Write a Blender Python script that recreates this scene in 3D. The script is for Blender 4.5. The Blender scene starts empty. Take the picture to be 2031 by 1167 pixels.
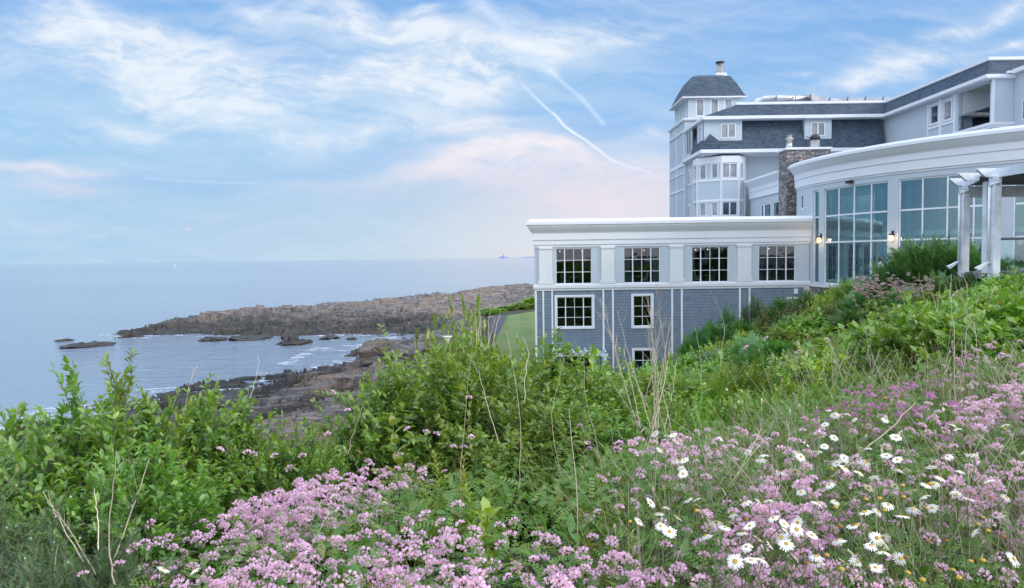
import bpy, math, random
import numpy as np
sc = bpy.context.scene
C = sc.collection
rad = math.radians
# ------------------------------------------------------------ camera (eye at the origin, looking along +Y)
F, CX, CY = 1467.0, 1015.5, 583.5
PITCH, ROLL = math.atan(72.8 / F), -0.0136
cd = bpy.data.cameras.new('camera'); cam = bpy.data.objects.new('camera', cd); C.objects.link(cam)
cd.sensor_fit = 'HORIZONTAL'; cd.sensor_width = 36.0; cd.lens = 36.0 * F / 2031.0
cd.clip_start = 0.05; cd.clip_end = 60000
from mathutils import Matrix, Vector
cam.matrix_world = Matrix.Rotation(math.pi / 2 - PITCH, 4, 'X') @ Matrix.Rotation(ROLL, 4, 'Z')
sc.camera = cam
# ------------------------------------------------------------ exposure
sc.view_settings.view_transform = 'Standard'; sc.view_settings.look = 'None'
sc.view_settings.exposure = 0.52; sc.view_settings.gamma = 1.0
# ------------------------------------------------------------ sun: low, soft, from behind on the right
SUN_EL, SUN_AZ = rad(22), rad(112)           # azimuth clockwise from +Y (view direction) towards +X
sd = bpy.data.lights.new('sun', 'SUN'); so = bpy.data.objects.new('sun', sd); C.objects.link(so)
sd.energy = 1.6; sd.angle = rad(14); sd.color = (1.0, 0.90, 0.78)
_d = Vector((math.sin(SUN_AZ) * math.cos(SUN_EL), math.cos(SUN_AZ) * math.cos(SUN_EL), math.sin(SUN_EL)))
so.rotation_euler = _d.to_track_quat('Z', 'Y').to_euler()

def ray(px, py):
    u = (px - CX) / F; v = (CY - py) / F
    c, s = math.cos(ROLL), math.sin(ROLL)
    x = c * u - s * v; y = s * u + c * v
    cp, sp = math.cos(PITCH), math.sin(PITCH)
    return (x, cp + sp * y, -sp + cp * y)
def at(px, py, D):
    r = ray(px, py); k = D / r[1]; return (r[0] * k, D, r[2] * k)
def onz(px, py, z):
    r = ray(px, py); k = z / r[2]; return (r[0] * k, r[1] * k, z)

# ------------------------------------------------------------ node helpers
class N:
    """socket wrapper so that node maths reads like maths"""
    def __init__(s, t, o): s.t, s.o = t, o
    def _m(s, op, b=None, c=None, clamp=False):
        n = s.t.nodes.new('ShaderNodeMath'); n.operation = op; n.use_clamp = clamp
        for i, q in enumerate((s, b, c)):
            if q is None: continue
            if isinstance(q, N): s.t.links.new(q.o, n.inputs[i])
            else: n.inputs[i].default_value = q
        return N(s.t, n.outputs[0])
    def __add__(s, b): return s._m('ADD', b)
    def __sub__(s, b): return s._m('SUBTRACT', b)
    def __mul__(s, b): return s._m('MULTIPLY', b)
    def __truediv__(s, b): return s._m('DIVIDE', b)
    __radd__ = __add__; __rmul__ = __mul__
    def clamp(s): return s._m('ADD', 0.0, clamp=True)
    def step(s, a, b):
        n = s.t.nodes.new('ShaderNodeMapRange'); n.interpolation_type = 'SMOOTHSTEP'
        s.t.links.new(s.o, n.inputs[0]); n.inputs[1].default_value = a; n.inputs[2].default_value = b
        return N(s.t, n.outputs[0])
def nadd(t, typ, **kw):
    n = t.nodes.new(typ)
    for k, v in kw.items(): setattr(n, k, v)
    return n
def put(t, sock, v):
    if isinstance(v, N): t.links.new(v.o, sock)
    elif hasattr(v, 'is_output'): t.links.new(v, sock)
    else:
        if isinstance(v, (tuple, list)) and len(v) == 3 and len(sock.default_value) == 4: v = (*v, 1)
        sock.default_value = v
def comb(t, x, y, z=0.0):
    n = nadd(t, 'ShaderNodeCombineXYZ')
    for i, q in enumerate((x, y, z)): put(t, n.inputs[i], q)
    return n.outputs[0]
def noise(t, vec, scale, detail=4, rough=0.55, dist=0.0, out=0):
    n = nadd(t, 'ShaderNodeTexNoise'); put(t, n.inputs['Vector'], vec)
    n.inputs['Scale'].default_value = scale; n.inputs['Detail'].default_value = detail
    n.inputs['Roughness'].default_value = rough; n.inputs['Distortion'].default_value = dist
    return N(t, n.outputs[out])
def cmix(t, fac, a, b, mode='MIX'):
    n = nadd(t, 'ShaderNodeMix', data_type='RGBA', blend_type=mode)
    put(t, n.inputs[0], fac); put(t, n.inputs[6], a); put(t, n.inputs[7], b)
    return n.outputs[2]
def ramp(t, fac, stops, interp='LINEAR'):
    n = nadd(t, 'ShaderNodeValToRGB'); r = n.color_ramp; r.interpolation = interp
    while len(r.elements) < len(stops): r.elements.new(0.5)
    for e, (p, c) in zip(r.elements, stops):
        e.position = p; e.color = (*c, 1) if len(c) == 3 else c
    put(t, n.inputs[0], fac); return n.outputs[0]
# ------------------------------------------------------------ world: Nishita sky with procedural high cloud and contrails
w = bpy.data.worlds.new('World'); sc.world = w; w.use_nodes = True
t = w.node_tree; t.nodes.clear()
out = nadd(t, 'ShaderNodeOutputWorld'); bg = nadd(t, 'ShaderNodeBackground'); t.links.new(bg.outputs[0], out.inputs[0])
sky = nadd(t, 'ShaderNodeTexSky', sky_type='NISHITA'); sky.sun_disc = False
sky.sun_elevation = SUN_EL; sky.sun_rotation = SUN_AZ; sky.air_density = 1.0; sky.dust_density = 1.2; sky.ozone_density = 2.0
SKY_STRENGTH = 0.10
tc = nadd(t, 'ShaderNodeTexCoord'); sx = nadd(t, 'ShaderNodeSeparateXYZ'); t.links.new(tc.outputs['Generated'], sx.inputs[0])
X, Y, Z = (N(t, sx.outputs[i]) for i in range(3))
Yc = Y._m('ABSOLUTE')._m('MAXIMUM', 0.15)
a = X / Yc; e = Z / Yc
v0 = comb(t, a, e)
wp = nadd(t, 'ShaderNodeTexNoise'); t.links.new(v0, wp.inputs['Vector']); wp.inputs['Scale'].default_value = 7; wp.inputs['Detail'].default_value = 3
ws = nadd(t, 'ShaderNodeSeparateXYZ'); t.links.new(wp.outputs['Color'], ws.inputs[0])
aw = a + (N(t, ws.outputs[0]) - 0.5) * 0.10; ew = e + (N(t, ws.outputs[1]) - 0.5) * 0.07
def rot(A, B, deg):
    c, s = math.cos(rad(deg)), math.sin(rad(deg)); return A * c + B * s, B * c - A * s
def ae(px, py):
    r = ray(px, py); return r[0] / r[1], r[2] / r[1]
def blob(px, py, sxp, syp, deg, amp):
    """soft elliptical patch of cloud centred on one direction of the sky (sizes in 1/1467 rad, deg up to the right)"""
    a0, e0 = ae(px, py); U, W = rot(aw - a0, ew - e0, deg)
    U = U * (F / sxp); W = W * (F / syp)
    d = U * U + W * W
    return (d * -1.0)._m('EXPONENT') * amp
def streaks(deg, fu, fv, seed, det=6):
    U, W = rot(aw, ew, deg); return noise(t, comb(t, U * fu, W * fv, seed), 1.0, det, 0.62)
s1 = streaks(-14, 4, 34, 0.0)      # down to the right
s2 = streaks(12, 4, 22, 3.3)       # up to the right
s3 = streaks(2, 2.2, 26, 7.7, 4)      # level
fine = noise(t, comb(t, aw * 22, ew * 48, 1.0), 1.0, 6, 0.65)
white = [(300, 85, 230, 48, -13, 1.0), (420, 150, 150, 30, -14, .75), (150, 60, 120, 60, -35, .35), (330, 130, 170, 55, -5, .55), (400, 215, 170, 45, -12, .8), (480, 205, 90, 26, -14, .45),
         (510, 20, 90, 22, -20, .5), (690, 30, 150, 34, -12, .75), (800, 50, 110, 24, -15, .5), (840, 20, 26, 9, 0, .9),
         (860, 125, 230, 50, 8, .75), (1010, 105, 240, 26, 12, .6), (930, 185, 120, 30, 14, .8), (800, 160, 120, 34, 0, .45),
         (250, 262, 110, 26, -6, .5), (620, 285, 160, 26, 4, .5), (800, 250, 120, 22, 8, .45), (1230, 75, 160, 14, 12, .45),
         (1820, 120, 130, 18, 12, .9), (1730, 165, 110, 18, 5, .8), (1930, 38, 190, 15, 22, .85), (1640, 90, 60, 9, 4, .3), (1560, 155, 30, 6, 4, .5), (2010, 70, 30, 8, 4, .7),
         (1290, 275, 30, 14, 0, .6), (640, 120, 260, 110, 0, .25), (1050, 60, 200, 60, 0, .2), (60, 120, 140, 60, -10, .3), (1500, 60, 220, 60, 10, .15)]
cream = [(1000, 320, 170, 60, -4, .75), (1180, 380, 220, 60, 0, .5), (1040, 300, 110, 26, -14, 1.0), (1000, 265, 90, 30, -20, .6), (1120, 287, 46, 14, -20, .9), (960, 330, 110, 32, 12, .7), (870, 262, 80, 14, 6, .5),
         (1240, 350, 160, 36, 6, .5), (1250, 410, 130, 34, 0, .35),
         (90, 330, 150, 13, -5, .7), (150, 375, 120, 22, -12, .6), (420, 402, 90, 12, 0, .3), (600, 372, 120, 16, 2, .3), (380, 440, 9, 5, 0, .8), (800, 360, 160, 24, 8, .3)]
def total(lst):
    s = None
    for q in lst:
        b = blob(*q); s = b if s is None else s + b
    return s
mw = total(white); mc = total(cream)
tex = s1 * 0.55 + s2 * 0.35 + fine * 0.5
tex2 = s2 * 0.5 + s3 * 0.5 + fine * 0.35
mwc = mw.clamp(); cw = (mwc * tex.step(.50, .84) * 0.85 + mwc * mwc * 0.26 + fine.step(.48, .72) * mwc * .3).clamp()
mcc = mc.clamp(); cc = (mcc * tex2.step(.45, .75) * 0.75 + mcc * mcc * 0.3).clamp()
def line(pts, wpx, amp, rough):
    s = None
    for (p, q) in zip(pts[:-1], pts[1:]):
        a0, e0 = ae(*p); a1, e1 = ae(*q); L = math.hypot(a1 - a0, e1 - e0); ux, uy = (a1 - a0) / L, (e1 - e0) / L
        du = (aw * 0.10 + a * 0.90) - a0; dv = (ew * 0.22 + e * 0.78) - e0
        along = (du * ux + dv * uy) / L
        cl = along.clamp() * L
        pu = du - cl * ux; pv = dv - cl * uy
        dd = (pu * pu + pv * pv) * ((F / wpx) ** 2)
        g = (dd * -1.0)._m('EXPONENT')
        s = g if s is None else s._m('MAXIMUM', g)
    return (s * (fine * rough + (1 - rough * .5)) * amp)
con = line([(1036, 165), (1062, 192), (1085, 215), (1103, 230), (1120, 251), (1140, 266), (1165, 281), (1188, 300), (1212, 317), (1245, 331), (1290, 345)], 2.6, .68, 1.7)
con2 = line([(930, -10), (1010, 65), (1090, 140)], 18, .30, 1.3) + line([(1090, 140), (1150, 190), (1195, 245)], 4.5, .30, 1.2)
con3 = line([(290, 353), (510, 363)], 2.2, .13, 1.2) + line([(140, -10), (215, 70)], 12, .3, 1.0)
# base sky
el = e
nish = cmix(t, 1.0, sky.outputs[0], (0.80, 0.95, 1.10), 'MULTIPLY')
el_s = el.step(0.02, 0.34)
haze_c = ramp(t, a.step(-0.70, 0.45), [(0.0, (3.1, 4.5, 5.9)), (0.45, (3.8, 4.8, 5.8)), (0.62, (4.8, 5.1, 5.6)), (0.8, (5.9, 5.6, 5.7)), (1.0, (5.2, 5.5, 5.9))])
mid_c = ramp(t, a.step(-0.70, 0.70), [(0.0, (2.4, 4.2, 6.2)), (0.5, (2.3, 4.1, 6.3)), (1.0, (2.1, 3.8, 6.3))])
veil = cmix(t, el.step(0.0, 0.22), haze_c, mid_c)
base = cmix(t, el.step(0.10, 0.46) * 0.42, veil, nish)
base = cmix(t, el.step(0.22, 0.42) * 0.85, base, (1.25, 2.95, 6.1))
thin = (s3 * 0.6 + s1 * 0.4).step(0.40, 0.66) * 0.42
base = cmix(t, thin, base, (4.9, 5.7, 6.6))
dark = total([(600, 130, 130, 60, -10, .8), (1450, 110, 240, 70, 15, .7), (740, 20, 60, 20, 0, .5), (330, 350, 260, 20, 0, .4), (900, 12, 60, 14, 0, .5), (80, 160, 120, 30, -5, .5), (700, 330, 130, 24, 5, .45), (1190, 250, 70, 50, 0, .5), (1600, 30, 260, 60, 10, .4), (1000, 225, 60, 9, 6, .6)])
base = cmix(t, dark.clamp() * 0.6, base, (1.5, 3.2, 6.1))
col = cmix(t, cw * 0.80, base, (6.3, 6.6, 7.0))
col = cmix(t, cc * 0.88, col, cmix(t, el.step(0.08, 0.2), (5.9, 5.4, 6.0), (7.0, 6.7, 6.8)))
con = con * (blob(1150, 272, 95, 60, -40, .8) + .35)
col = cmix(t, ((con + con2 + con3).clamp()), col, (6.8, 7.3, 8.0))
# the half of the sky behind the camera holds the evening glow: brighter, thin bright overcast
back = (Y * -1.0).step(-0.35, 0.75)
up = Z.step(0.32, 0.95)
col = cmix(t, back, col, cmix(t, Z.step(0.0, 0.5), (9.5, 9.4, 10.2), (11, 12.0, 14.5)))
col = cmix(t, up * 0.9, col, (15.0, 16.6, 20.0))
below = (Z * -1.0).step(0.0, 0.03)
col = cmix(t, below, col, (1.6, 2.1, 2.6))
t.links.new(col, bg.inputs[0]); bg.inputs[1].default_value = SKY_STRENGTH
w.cycles.sampling_method = 'MANUAL'; w.cycles.sample_map_resolution = 512
# ------------------------------------------------------------ materials
def newmat(name):
    m = bpy.data.materials.new(name); m.use_nodes = True; t = m.node_tree
    return m, t, t.nodes['Principled BSDF']
def objco(t): return nadd(t, 'ShaderNodeTexCoord').outputs['Object']
def wallco(t):
    """(x + y, z) of the object: one set of courses for walls that face any way"""
    s = nadd(t, 'ShaderNodeSeparateXYZ'); t.links.new(objco(t), s.inputs[0])
    return N(t, s.outputs[0]) + N(t, s.outputs[1]), N(t, s.outputs[2])
def bump(t, b, h, dist, strength=1.0):
    n = nadd(t, 'ShaderNodeBump'); put(t, n.inputs['Height'], h); n.inputs['Distance'].default_value = dist; n.inputs['Strength'].default_value = strength
    t.links.new(n.outputs[0], b.inputs['Normal']); return n
def plain(name, col, rough=0.6, var=0.06, metal=0.0, bscale=40, bdist=0.002, spec=0.5):
    m, t, b = newmat(name); co = objco(t)
    n1 = noise(t, co, 1.3, 5, 0.6); n2 = noise(t, co, bscale, 3)
    f = (n1 - 0.5) * (2 * var) + (n2 - 0.5) * var
    dk = tuple(c * (1 - 2.2 * var) for c in col); lt = tuple(min(1, c * (1 + 1.2 * var)) for c in col)
    t.links.new(cmix(t, (f + 0.5).clamp() if False else n1.step(.3, .7), dk, lt), b.inputs['Base Color'])
    b.inputs['Roughness'].default_value = rough; b.inputs['Metallic'].default_value = metal; b.inputs['Specular IOR Level'].default_value = spec
    bump(t, b, n2, bdist); return m
M = {}
def stucco(name, col):
    m, t, b = newmat(name); co = objco(t); u, z = wallco(t)
    drip = noise(t, comb(t, u * 3.0, z * 0.35), 1.0, 5, .65)        # rain streaks down the render
    patch = noise(t, co, 0.5, 4)
    c = cmix(t, drip.step(.50, .78) * 0.22, col, tuple(q * .72 for q in col))
    c = cmix(t, patch.step(.35, .7) * 0.12, c, tuple(q * .8 for q in col))
    t.links.new(c, b.inputs['Base Color']); b.inputs['Roughness'].default_value = .85
    bump(t, b, noise(t, co, 120, 3), 0.004); return m
M['stucco'] = stucco('pale_grey_stucco', (.46, .53, .58))
M['stucco_far'] = stucco('grey_blue_render', (.44, .52, .57))
M['trim'] = stucco('white_painted_trim', (.71, .745, .775))
M['cream'] = stucco('cream_stucco', (.64, .68, .69))
M['frame'] = plain('white_window_frame', (.72, .77, .80), .4)
M['metal'] = plain('galvanised_metal', (.45, .47, .50), .35, .12, 0.9)
M['steel'] = plain('flue_metal', (.48, .46, .43), .4, .1, .9)
M['black'] = plain('black_metal', (.02, .02, .022), .45)
M['greymetal'] = plain('dark_grey_rail', (.16, .18, .20), .4)
M['wood'] = plain('white_painted_wood', (.68, .74, .80), .5, .10)
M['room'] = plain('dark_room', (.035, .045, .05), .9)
M['roomlight'] = plain('pale_room_wall', (.15, .23, .24), .9)
M['table'] = plain('pale_tablecloth', (.45, .48, .46), .8)
M['curtain'] = plain('blue_grey_curtain', (.17, .27, .32), .9, .15)
def shingles(name, cols, bw, rh, mortar, gap, bd):
    m, t, b = newmat(name); u, z = wallco(t)
    br = nadd(t, 'ShaderNodeTexBrick'); t.links.new(comb(t, u, z), br.inputs['Vector'])
    br.inputs['Scale'].default_value = 1; br.inputs['Brick Width'].default_value = bw; br.inputs['Row Height'].default_value = rh
    br.inputs['Mortar Size'].default_value = gap; br.inputs['Mortar Smooth'].default_value = .4; br.inputs['Bias'].default_value = -.1
    put(t, br.inputs['Color1'], cols[0]); put(t, br.inputs['Color2'], cols[1]); put(t, br.inputs['Mortar'], mortar)
    big = noise(t, objco(t), 1.2, 4); c = cmix(t, big.step(.35, .7) * .5, br.outputs['Color'], cols[2])
    cell = noise(t, comb(t, (u / bw)._m('FLOOR'), (z / rh)._m('FLOOR')), 3.7, 0)
    c = cmix(t, cell.step(.3, .7), c, cmix(t, 0.5, c, cols[3], 'MIX'))
    t.links.new(c, b.inputs['Base Color']); b.inputs['Roughness'].default_value = .85
    saw = (z / rh)._m('FRACT'); h = saw * -0.6 + N(t, br.outputs['Fac']) * -0.7
    bump(t, b, h, bd); return m
M['shingle'] = shingles('grey_wood_shingles', [(.15, .205, .26), (.175, .235, .29), (.14, .19, .245), (.20, .255, .31)], .26, .19, (.10, .13, .155), .014, .018)
M['roof'] = shingles('blue_grey_roof_shingles', [(.032, .055, .09), (.052, .085, .125), (.03, .05, .078), (.085, .12, .155)], .34, .16, (.03, .04, .06), .012, .02)
def stonemat():
    m, t, b = newmat('fieldstone'); co = objco(t); mp = nadd(t, 'ShaderNodeMapping'); mp.inputs['Scale'].default_value = (1, 1, 1.7); t.links.new(co, mp.inputs[0])
    v = nadd(t, 'ShaderNodeTexVoronoi', feature='F1'); v.inputs['Scale'].default_value = 3.4; t.links.new(mp.outputs[0], v.inputs['Vector'])
    d = nadd(t, 'ShaderNodeTexVoronoi', feature='DISTANCE_TO_EDGE'); d.inputs['Scale'].default_value = 3.4; t.links.new(mp.outputs[0], d.inputs['Vector'])
    s = nadd(t, 'ShaderNodeSeparateXYZ'); t.links.new(v.outputs['Color'], s.inputs[0])
    c = ramp(t, N(t, s.outputs[0]), [(0, (.15, .15, .16)), (.35, (.31, .29, .28)), (.6, (.42, .36, .32)), (.85, (.25, .22, .22)), (1, (.60, .57, .54))], 'CONSTANT')
    c = cmix(t, N(t, d.outputs[0]).step(0.0, .07), (.09, .085, .08), c)
    c = cmix(t, noise(t, co, 9, 4).step(.4, .7) * .4, c, (.12, .11, .11))
    t.links.new(c, b.inputs['Base Color']); b.inputs['Roughness'].default_value = .9
    bump(t, b, N(t, d.outputs[0]).step(0, .12) + noise(t, co, 20, 3) * .3, .05); return m
M['stone'] = stonemat()
def glass(name, tint, refl, rcol=(.9, .95, 1.0), rough=.015):
    m, t, b = newmat(name); t.nodes.remove(b); o = t.nodes['Material Output']
    g = nadd(t, 'ShaderNodeBsdfGlossy'); g.inputs['Roughness'].default_value = rough; put(t, g.inputs['Color'], rcol)
    tr = nadd(t, 'ShaderNodeBsdfTransparent'); put(t, tr.inputs['Color'], tint)
    fr = nadd(t, 'ShaderNodeFresnel'); fr.inputs[0].default_value = 1.5
    bp = nadd(t, 'ShaderNodeBump'); put(t, bp.inputs['Height'], noise(t, objco(t), 1.1, 2)); bp.inputs['Distance'].default_value = .006
    t.links.new(bp.outputs[0], g.inputs['Normal'])
    mx = nadd(t, 'ShaderNodeMixShader'); put(t, mx.inputs[0], (N(t, fr.outputs[0]) + refl).clamp())
    t.links.new(tr.outputs[0], mx.inputs[1]); t.links.new(g.outputs[0], mx.inputs[2]); t.links.new(mx.outputs[0], o.inputs[0]); return m
M['glass'] = glass('dark_window_glass', (.50, .58, .58), .05)
M['glass_teal'] = glass('teal_window_glass', (.48, .72, .70), .26, (.46, .72, .78))
M['glass_rail'] = glass('clear_rail_glass', (.72, .86, .86), .08)
def dullglass():
    m, t, b = newmat('blind_backed_glass'); b.inputs['Roughness'].default_value = .08
    t.links.new(cmix(t, noise(t, objco(t), .9, 2).step(.35, .65), (.20, .22, .25), (.32, .33, .35)), b.inputs['Base Color']); return m
M['dull'] = dullglass()
def darkglass():
    m, t, b = newmat('black_glass'); b.inputs['Roughness'].default_value = .05
    t.links.new(cmix(t, noise(t, objco(t), .9, 2).step(.35, .65), (.03, .04, .06), (.08, .10, .13)), b.inputs['Base Color']); return m
M['dark'] = darkglass()
def lit(name, col, s):
    m, t, b = newmat(name); put(t, b.inputs['Base Color'], col); put(t, b.inputs['Emission Color'], col); b.inputs['Emission Strength'].default_value = s; return m
M['lamp'] = lit('lit_lamp_glass', (1.0, .60, .26), 2.6)
def leafmat(name, c0, c1, c2, transl=.38, gloss=.05, rough=.4, ov=.62):
    """c0..c1 by leaf, c2 on the young leaves at the twig ends (attribute tip)"""
    m, t, b = newmat(name); t.nodes.remove(b); o = t.nodes['Material Output']
    at_ = nadd(t, 'ShaderNodeAttribute', attribute_name='rnd'); tp = nadd(t, 'ShaderNodeAttribute', attribute_name='tip')
    oi = nadd(t, 'ShaderNodeObjectInfo')
    c = cmix(t, N(t, at_.outputs['Fac']), c0, c1); c = cmix(t, N(t, at_.outputs['Fac']).step(.975, .98) * (.8 if 'leaf' in name else 0.0), c, (.30, .20, .05)); c = cmix(t, N(t, tp.outputs['Fac']), c, c2)
    hs = nadd(t, 'ShaderNodeHueSaturation'); put(t, hs.inputs['Value'], N(t, oi.outputs['Random']) * ov + (.93 - ov * .5)); put(t, hs.inputs['Hue'], N(t, oi.outputs['Random']) * .04 + .475)
    t.links.new(c, hs.inputs['Color']); c = hs.outputs[0]
    d = nadd(t, 'ShaderNodeBsdfDiffuse'); t.links.new(c, d.inputs[0])
    tl = nadd(t, 'ShaderNodeBsdfTranslucent'); t.links.new(cmix(t, 1.0, c, (1.15, 1.1, .55), 'MULTIPLY'), tl.inputs[0])
    g = nadd(t, 'ShaderNodeBsdfGlossy'); g.inputs['Roughness'].default_value = rough; put(t, g.inputs['Color'], (.9, .95, .9))
    m1 = nadd(t, 'ShaderNodeMixShader'); m1.inputs[0].default_value = transl; t.links.new(d.outputs[0], m1.inputs[1]); t.links.new(tl.outputs[0], m1.inputs[2])
    m2 = nadd(t, 'ShaderNodeMixShader'); m2.inputs[0].default_value = gloss; t.links.new(m1.outputs[0], m2.inputs[1]); t.links.new(g.outputs[0], m2.inputs[2])
    t.links.new(m2.outputs[0], o.inputs[0]); return m
M['honey'] = leafmat('honeysuckle_leaf', (0.091, 0.221, 0.031), (0.198, 0.399, 0.050), (0.345, 0.473, 0.078), transl=.46, ov=.16)
M['rose'] = leafmat('mid_green_leaf', (0.085, 0.210, 0.029), (0.198, 0.380, 0.042), (0.322, 0.416, 0.056))
M['lime'] = leafmat('yellow_green_leaf', (0.222, 0.374, 0.035), (0.374, 0.526, 0.052), (0.371, 0.442, 0.062))
M['sumac'] = leafmat('dark_feathery_leaf', (0.040, 0.143, 0.047), (0.094, 0.257, 0.065), (0.172, 0.343, 0.059))
M['olive'] = leafmat('olive_leaf', (0.091, 0.130, 0.039), (0.169, 0.221, 0.058), (0.260, 0.247, 0.091))
M['juniper'] = leafmat('juniper_needles', (.045, .10, .04), (.10, .19, .06), (.20, .30, .08), .2, ov=.2)
M['vetchleaf'] = leafmat('vetch_leaf', (0.063, 0.164, 0.023), (0.140, 0.281, 0.037), (0.212, 0.292, 0.048))
M['grass'] = leafmat('grass_blade', (.09, .20, .03), (.24, .34, .06), (.48, .44, .16), .3)
M['pink'] = leafmat('pink_petal', (.70, .36, .65), (.86, .55, .80), (.92, .72, .88), .3, .02)
M['faded'] = leafmat('faded_petal', (.34, .24, .24), (.52, .40, .42), (.60, .50, .48), .2, .02)
M['magenta'] = leafmat('magenta_petal', (.72, .20, .60), (.85, .36, .74), (.88, .50, .80), .3, .02)
M['whitepetal'] = leafmat('white_petal', (.78, .78, .74), (.86, .86, .82), (.86, .84, .76), .25, .02)
M['yellow'] = plain('yellow_disc', (.58, .37, .05), .8, .2, bscale=400, bdist=.001)
M['browndisc'] = plain('brown_spent_disc', (.30, .14, .04), .9, .2, bscale=400, bdist=.001)
M['straw'] = leafmat('dry_straw', (.33, .26, .17), (.55, .46, .33), (.62, .55, .42), .05, .05)
M['bark'] = plain('grey_brown_bark', (.16, .13, .10), .9, .2, bscale=60)
M['stemgreen'] = plain('green_stem', (.10, .18, .05), .7, .2)
M['skin'] = plain('skin', (.50, .30, .22), .6)
M['hair'] = plain('dark_hair', (.05, .02, .015), .6)
M['shirt'] = plain('white_shirt', (.72, .74, .74), .8)
M['shirt2'] = plain('grey_shirt', (.22, .25, .27), .8)
def groundmat():
    m, t, b = newmat('soil_and_litter'); co = objco(t)
    c = cmix(t, noise(t, co, 2.5, 6, .65).step(.4, .6), (.022, .035, .012), (.05, .045, .025))
    t.links.new(c, b.inputs['Base Color']); b.inputs['Roughness'].default_value = 1
    bump(t, b, noise(t, co, 12, 5), .08); return m
M['soil'] = groundmat()
def rockmat():
    m, t, b = newmat('shore_rock'); g = nadd(t, 'ShaderNodeNewGeometry'); s = nadd(t, 'ShaderNodeSeparateXYZ'); t.links.new(g.outputs['Position'], s.inputs[0])
    P = g.outputs['Position']; z = N(t, s.outputs[2]) + 14.0
    n1 = noise(t, P, .09, 5, .6); n2 = noise(t, P, .55, 6, .65)
    mp = nadd(t, 'ShaderNodeMapping'); mp.inputs['Rotation'].default_value = (0, .25, -.45); mp.inputs['Scale'].default_value = (.35, 1.6, 3.5); t.links.new(P, mp.inputs[0])
    st = noise(t, mp.outputs[0], 1.0, 7, .7)
    c = ramp(t, st, [(.28, (.035, .033, .038)), (.42, (.095, .088, .09)), (.52, (.18, .162, .152)), (.62, (.31, .275, .245)), (.75, (.15, .138, .138))])
    c = cmix(t, n1.step(.46, .62) * n2.step(.4, .6) * .7, c, (.27, .18, .10))
    c = cmix(t, n2.step(.55, .7) * .5, c, (.22, .22, .225))
    wet = (z + (n2 - .5) * 2.2 + (n1 - .5) * 3.0).step(1.2, 3.3)
    c = cmix(t, wet, cmix(t, n2.step(.4, .65), (.018, .018, .018), (.06, .048, .028)), c)
    t.links.new(c, b.inputs['Base Color']); put(t, b.inputs['Roughness'], wet * .4 + .5)
    bump(t, b, st * .7 + n2 * .3 + noise(t, P, 3.0, 5, .7) * .3, .8); return m
M['rock'] = rockmat()
def seamat():
    m, t, b = newmat('sea_water'); g = nadd(t, 'ShaderNodeNewGeometry'); P = g.outputs['Position']
    mp = nadd(t, 'ShaderNodeMapping'); mp.inputs['Rotation'].default_value = (0, 0, .15); mp.inputs['Scale'].default_value = (.45, 1.0, 1.0); t.links.new(P, mp.inputs[0])
    n1 = noise(t, mp.outputs[0], .55, 5, .62, .4); n2 = noise(t, mp.outputs[0], .035, 4, .6) + noise(t, mp.outputs[0], 2.1, 3, .6) * .12; n3 = noise(t, P, .004, 3, .5)
    put(t, b.inputs['Base Color'], cmix(t, n3.step(.35, .65), (.165, .215, .27), (.19, .245, .30)))
    b.inputs['Roughness'].default_value = .10; b.inputs['IOR'].default_value = 1.33; b.inputs['Specular IOR Level'].default_value = .5
    bump(t, b, n1 * .9 + n2 * 1.5, .55); return m
M['sea'] = seamat()
def foammat():
    m, t, b = newmat('sea_foam'); P = nadd(t, 'ShaderNodeNewGeometry').outputs['Position']; mp = nadd(t, 'ShaderNodeMapping'); mp.inputs['Scale'].default_value = (.5, 1.1, 1); t.links.new(P, mp.inputs[0])
    put(t, b.inputs['Base Color'], (.62, .68, .74)); b.inputs['Roughness'].default_value = .8
    put(t, b.inputs['Alpha'], noise(t, mp.outputs[0], .8, 6, .7, .6).step(.44, .66) * .8); return m
M['foam'] = foammat()
def lawnmat():
    m, t, b = newmat('mown_lawn'); P = objco(t); s = nadd(t, 'ShaderNodeSeparateXYZ'); t.links.new(P, s.inputs[0])
    st = (N(t, s.outputs[0]) * 2.6 + noise(t, P, .3, 2) * 2.0)._m('SINE').step(-.8, .8)
    c = cmix(t, st * .6, (.10, .17, .04), (.14, .21, .06)); c = cmix(t, noise(t, P, .25, 5).step(.45, .65) * .6, c, (.20, .19, .08))
    t.links.new(c, b.inputs['Base Color']); b.inputs['Roughness'].default_value = .95; bump(t, b, noise(t, P, 20, 4), .05); return m
M['lawn'] = lawnmat()
M['asphalt'] = plain('asphalt', (.06, .065, .075), .9, .1)
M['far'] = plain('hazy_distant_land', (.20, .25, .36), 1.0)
M['sail'] = plain('white_sail', (.9, .9, .9), .8)
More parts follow.
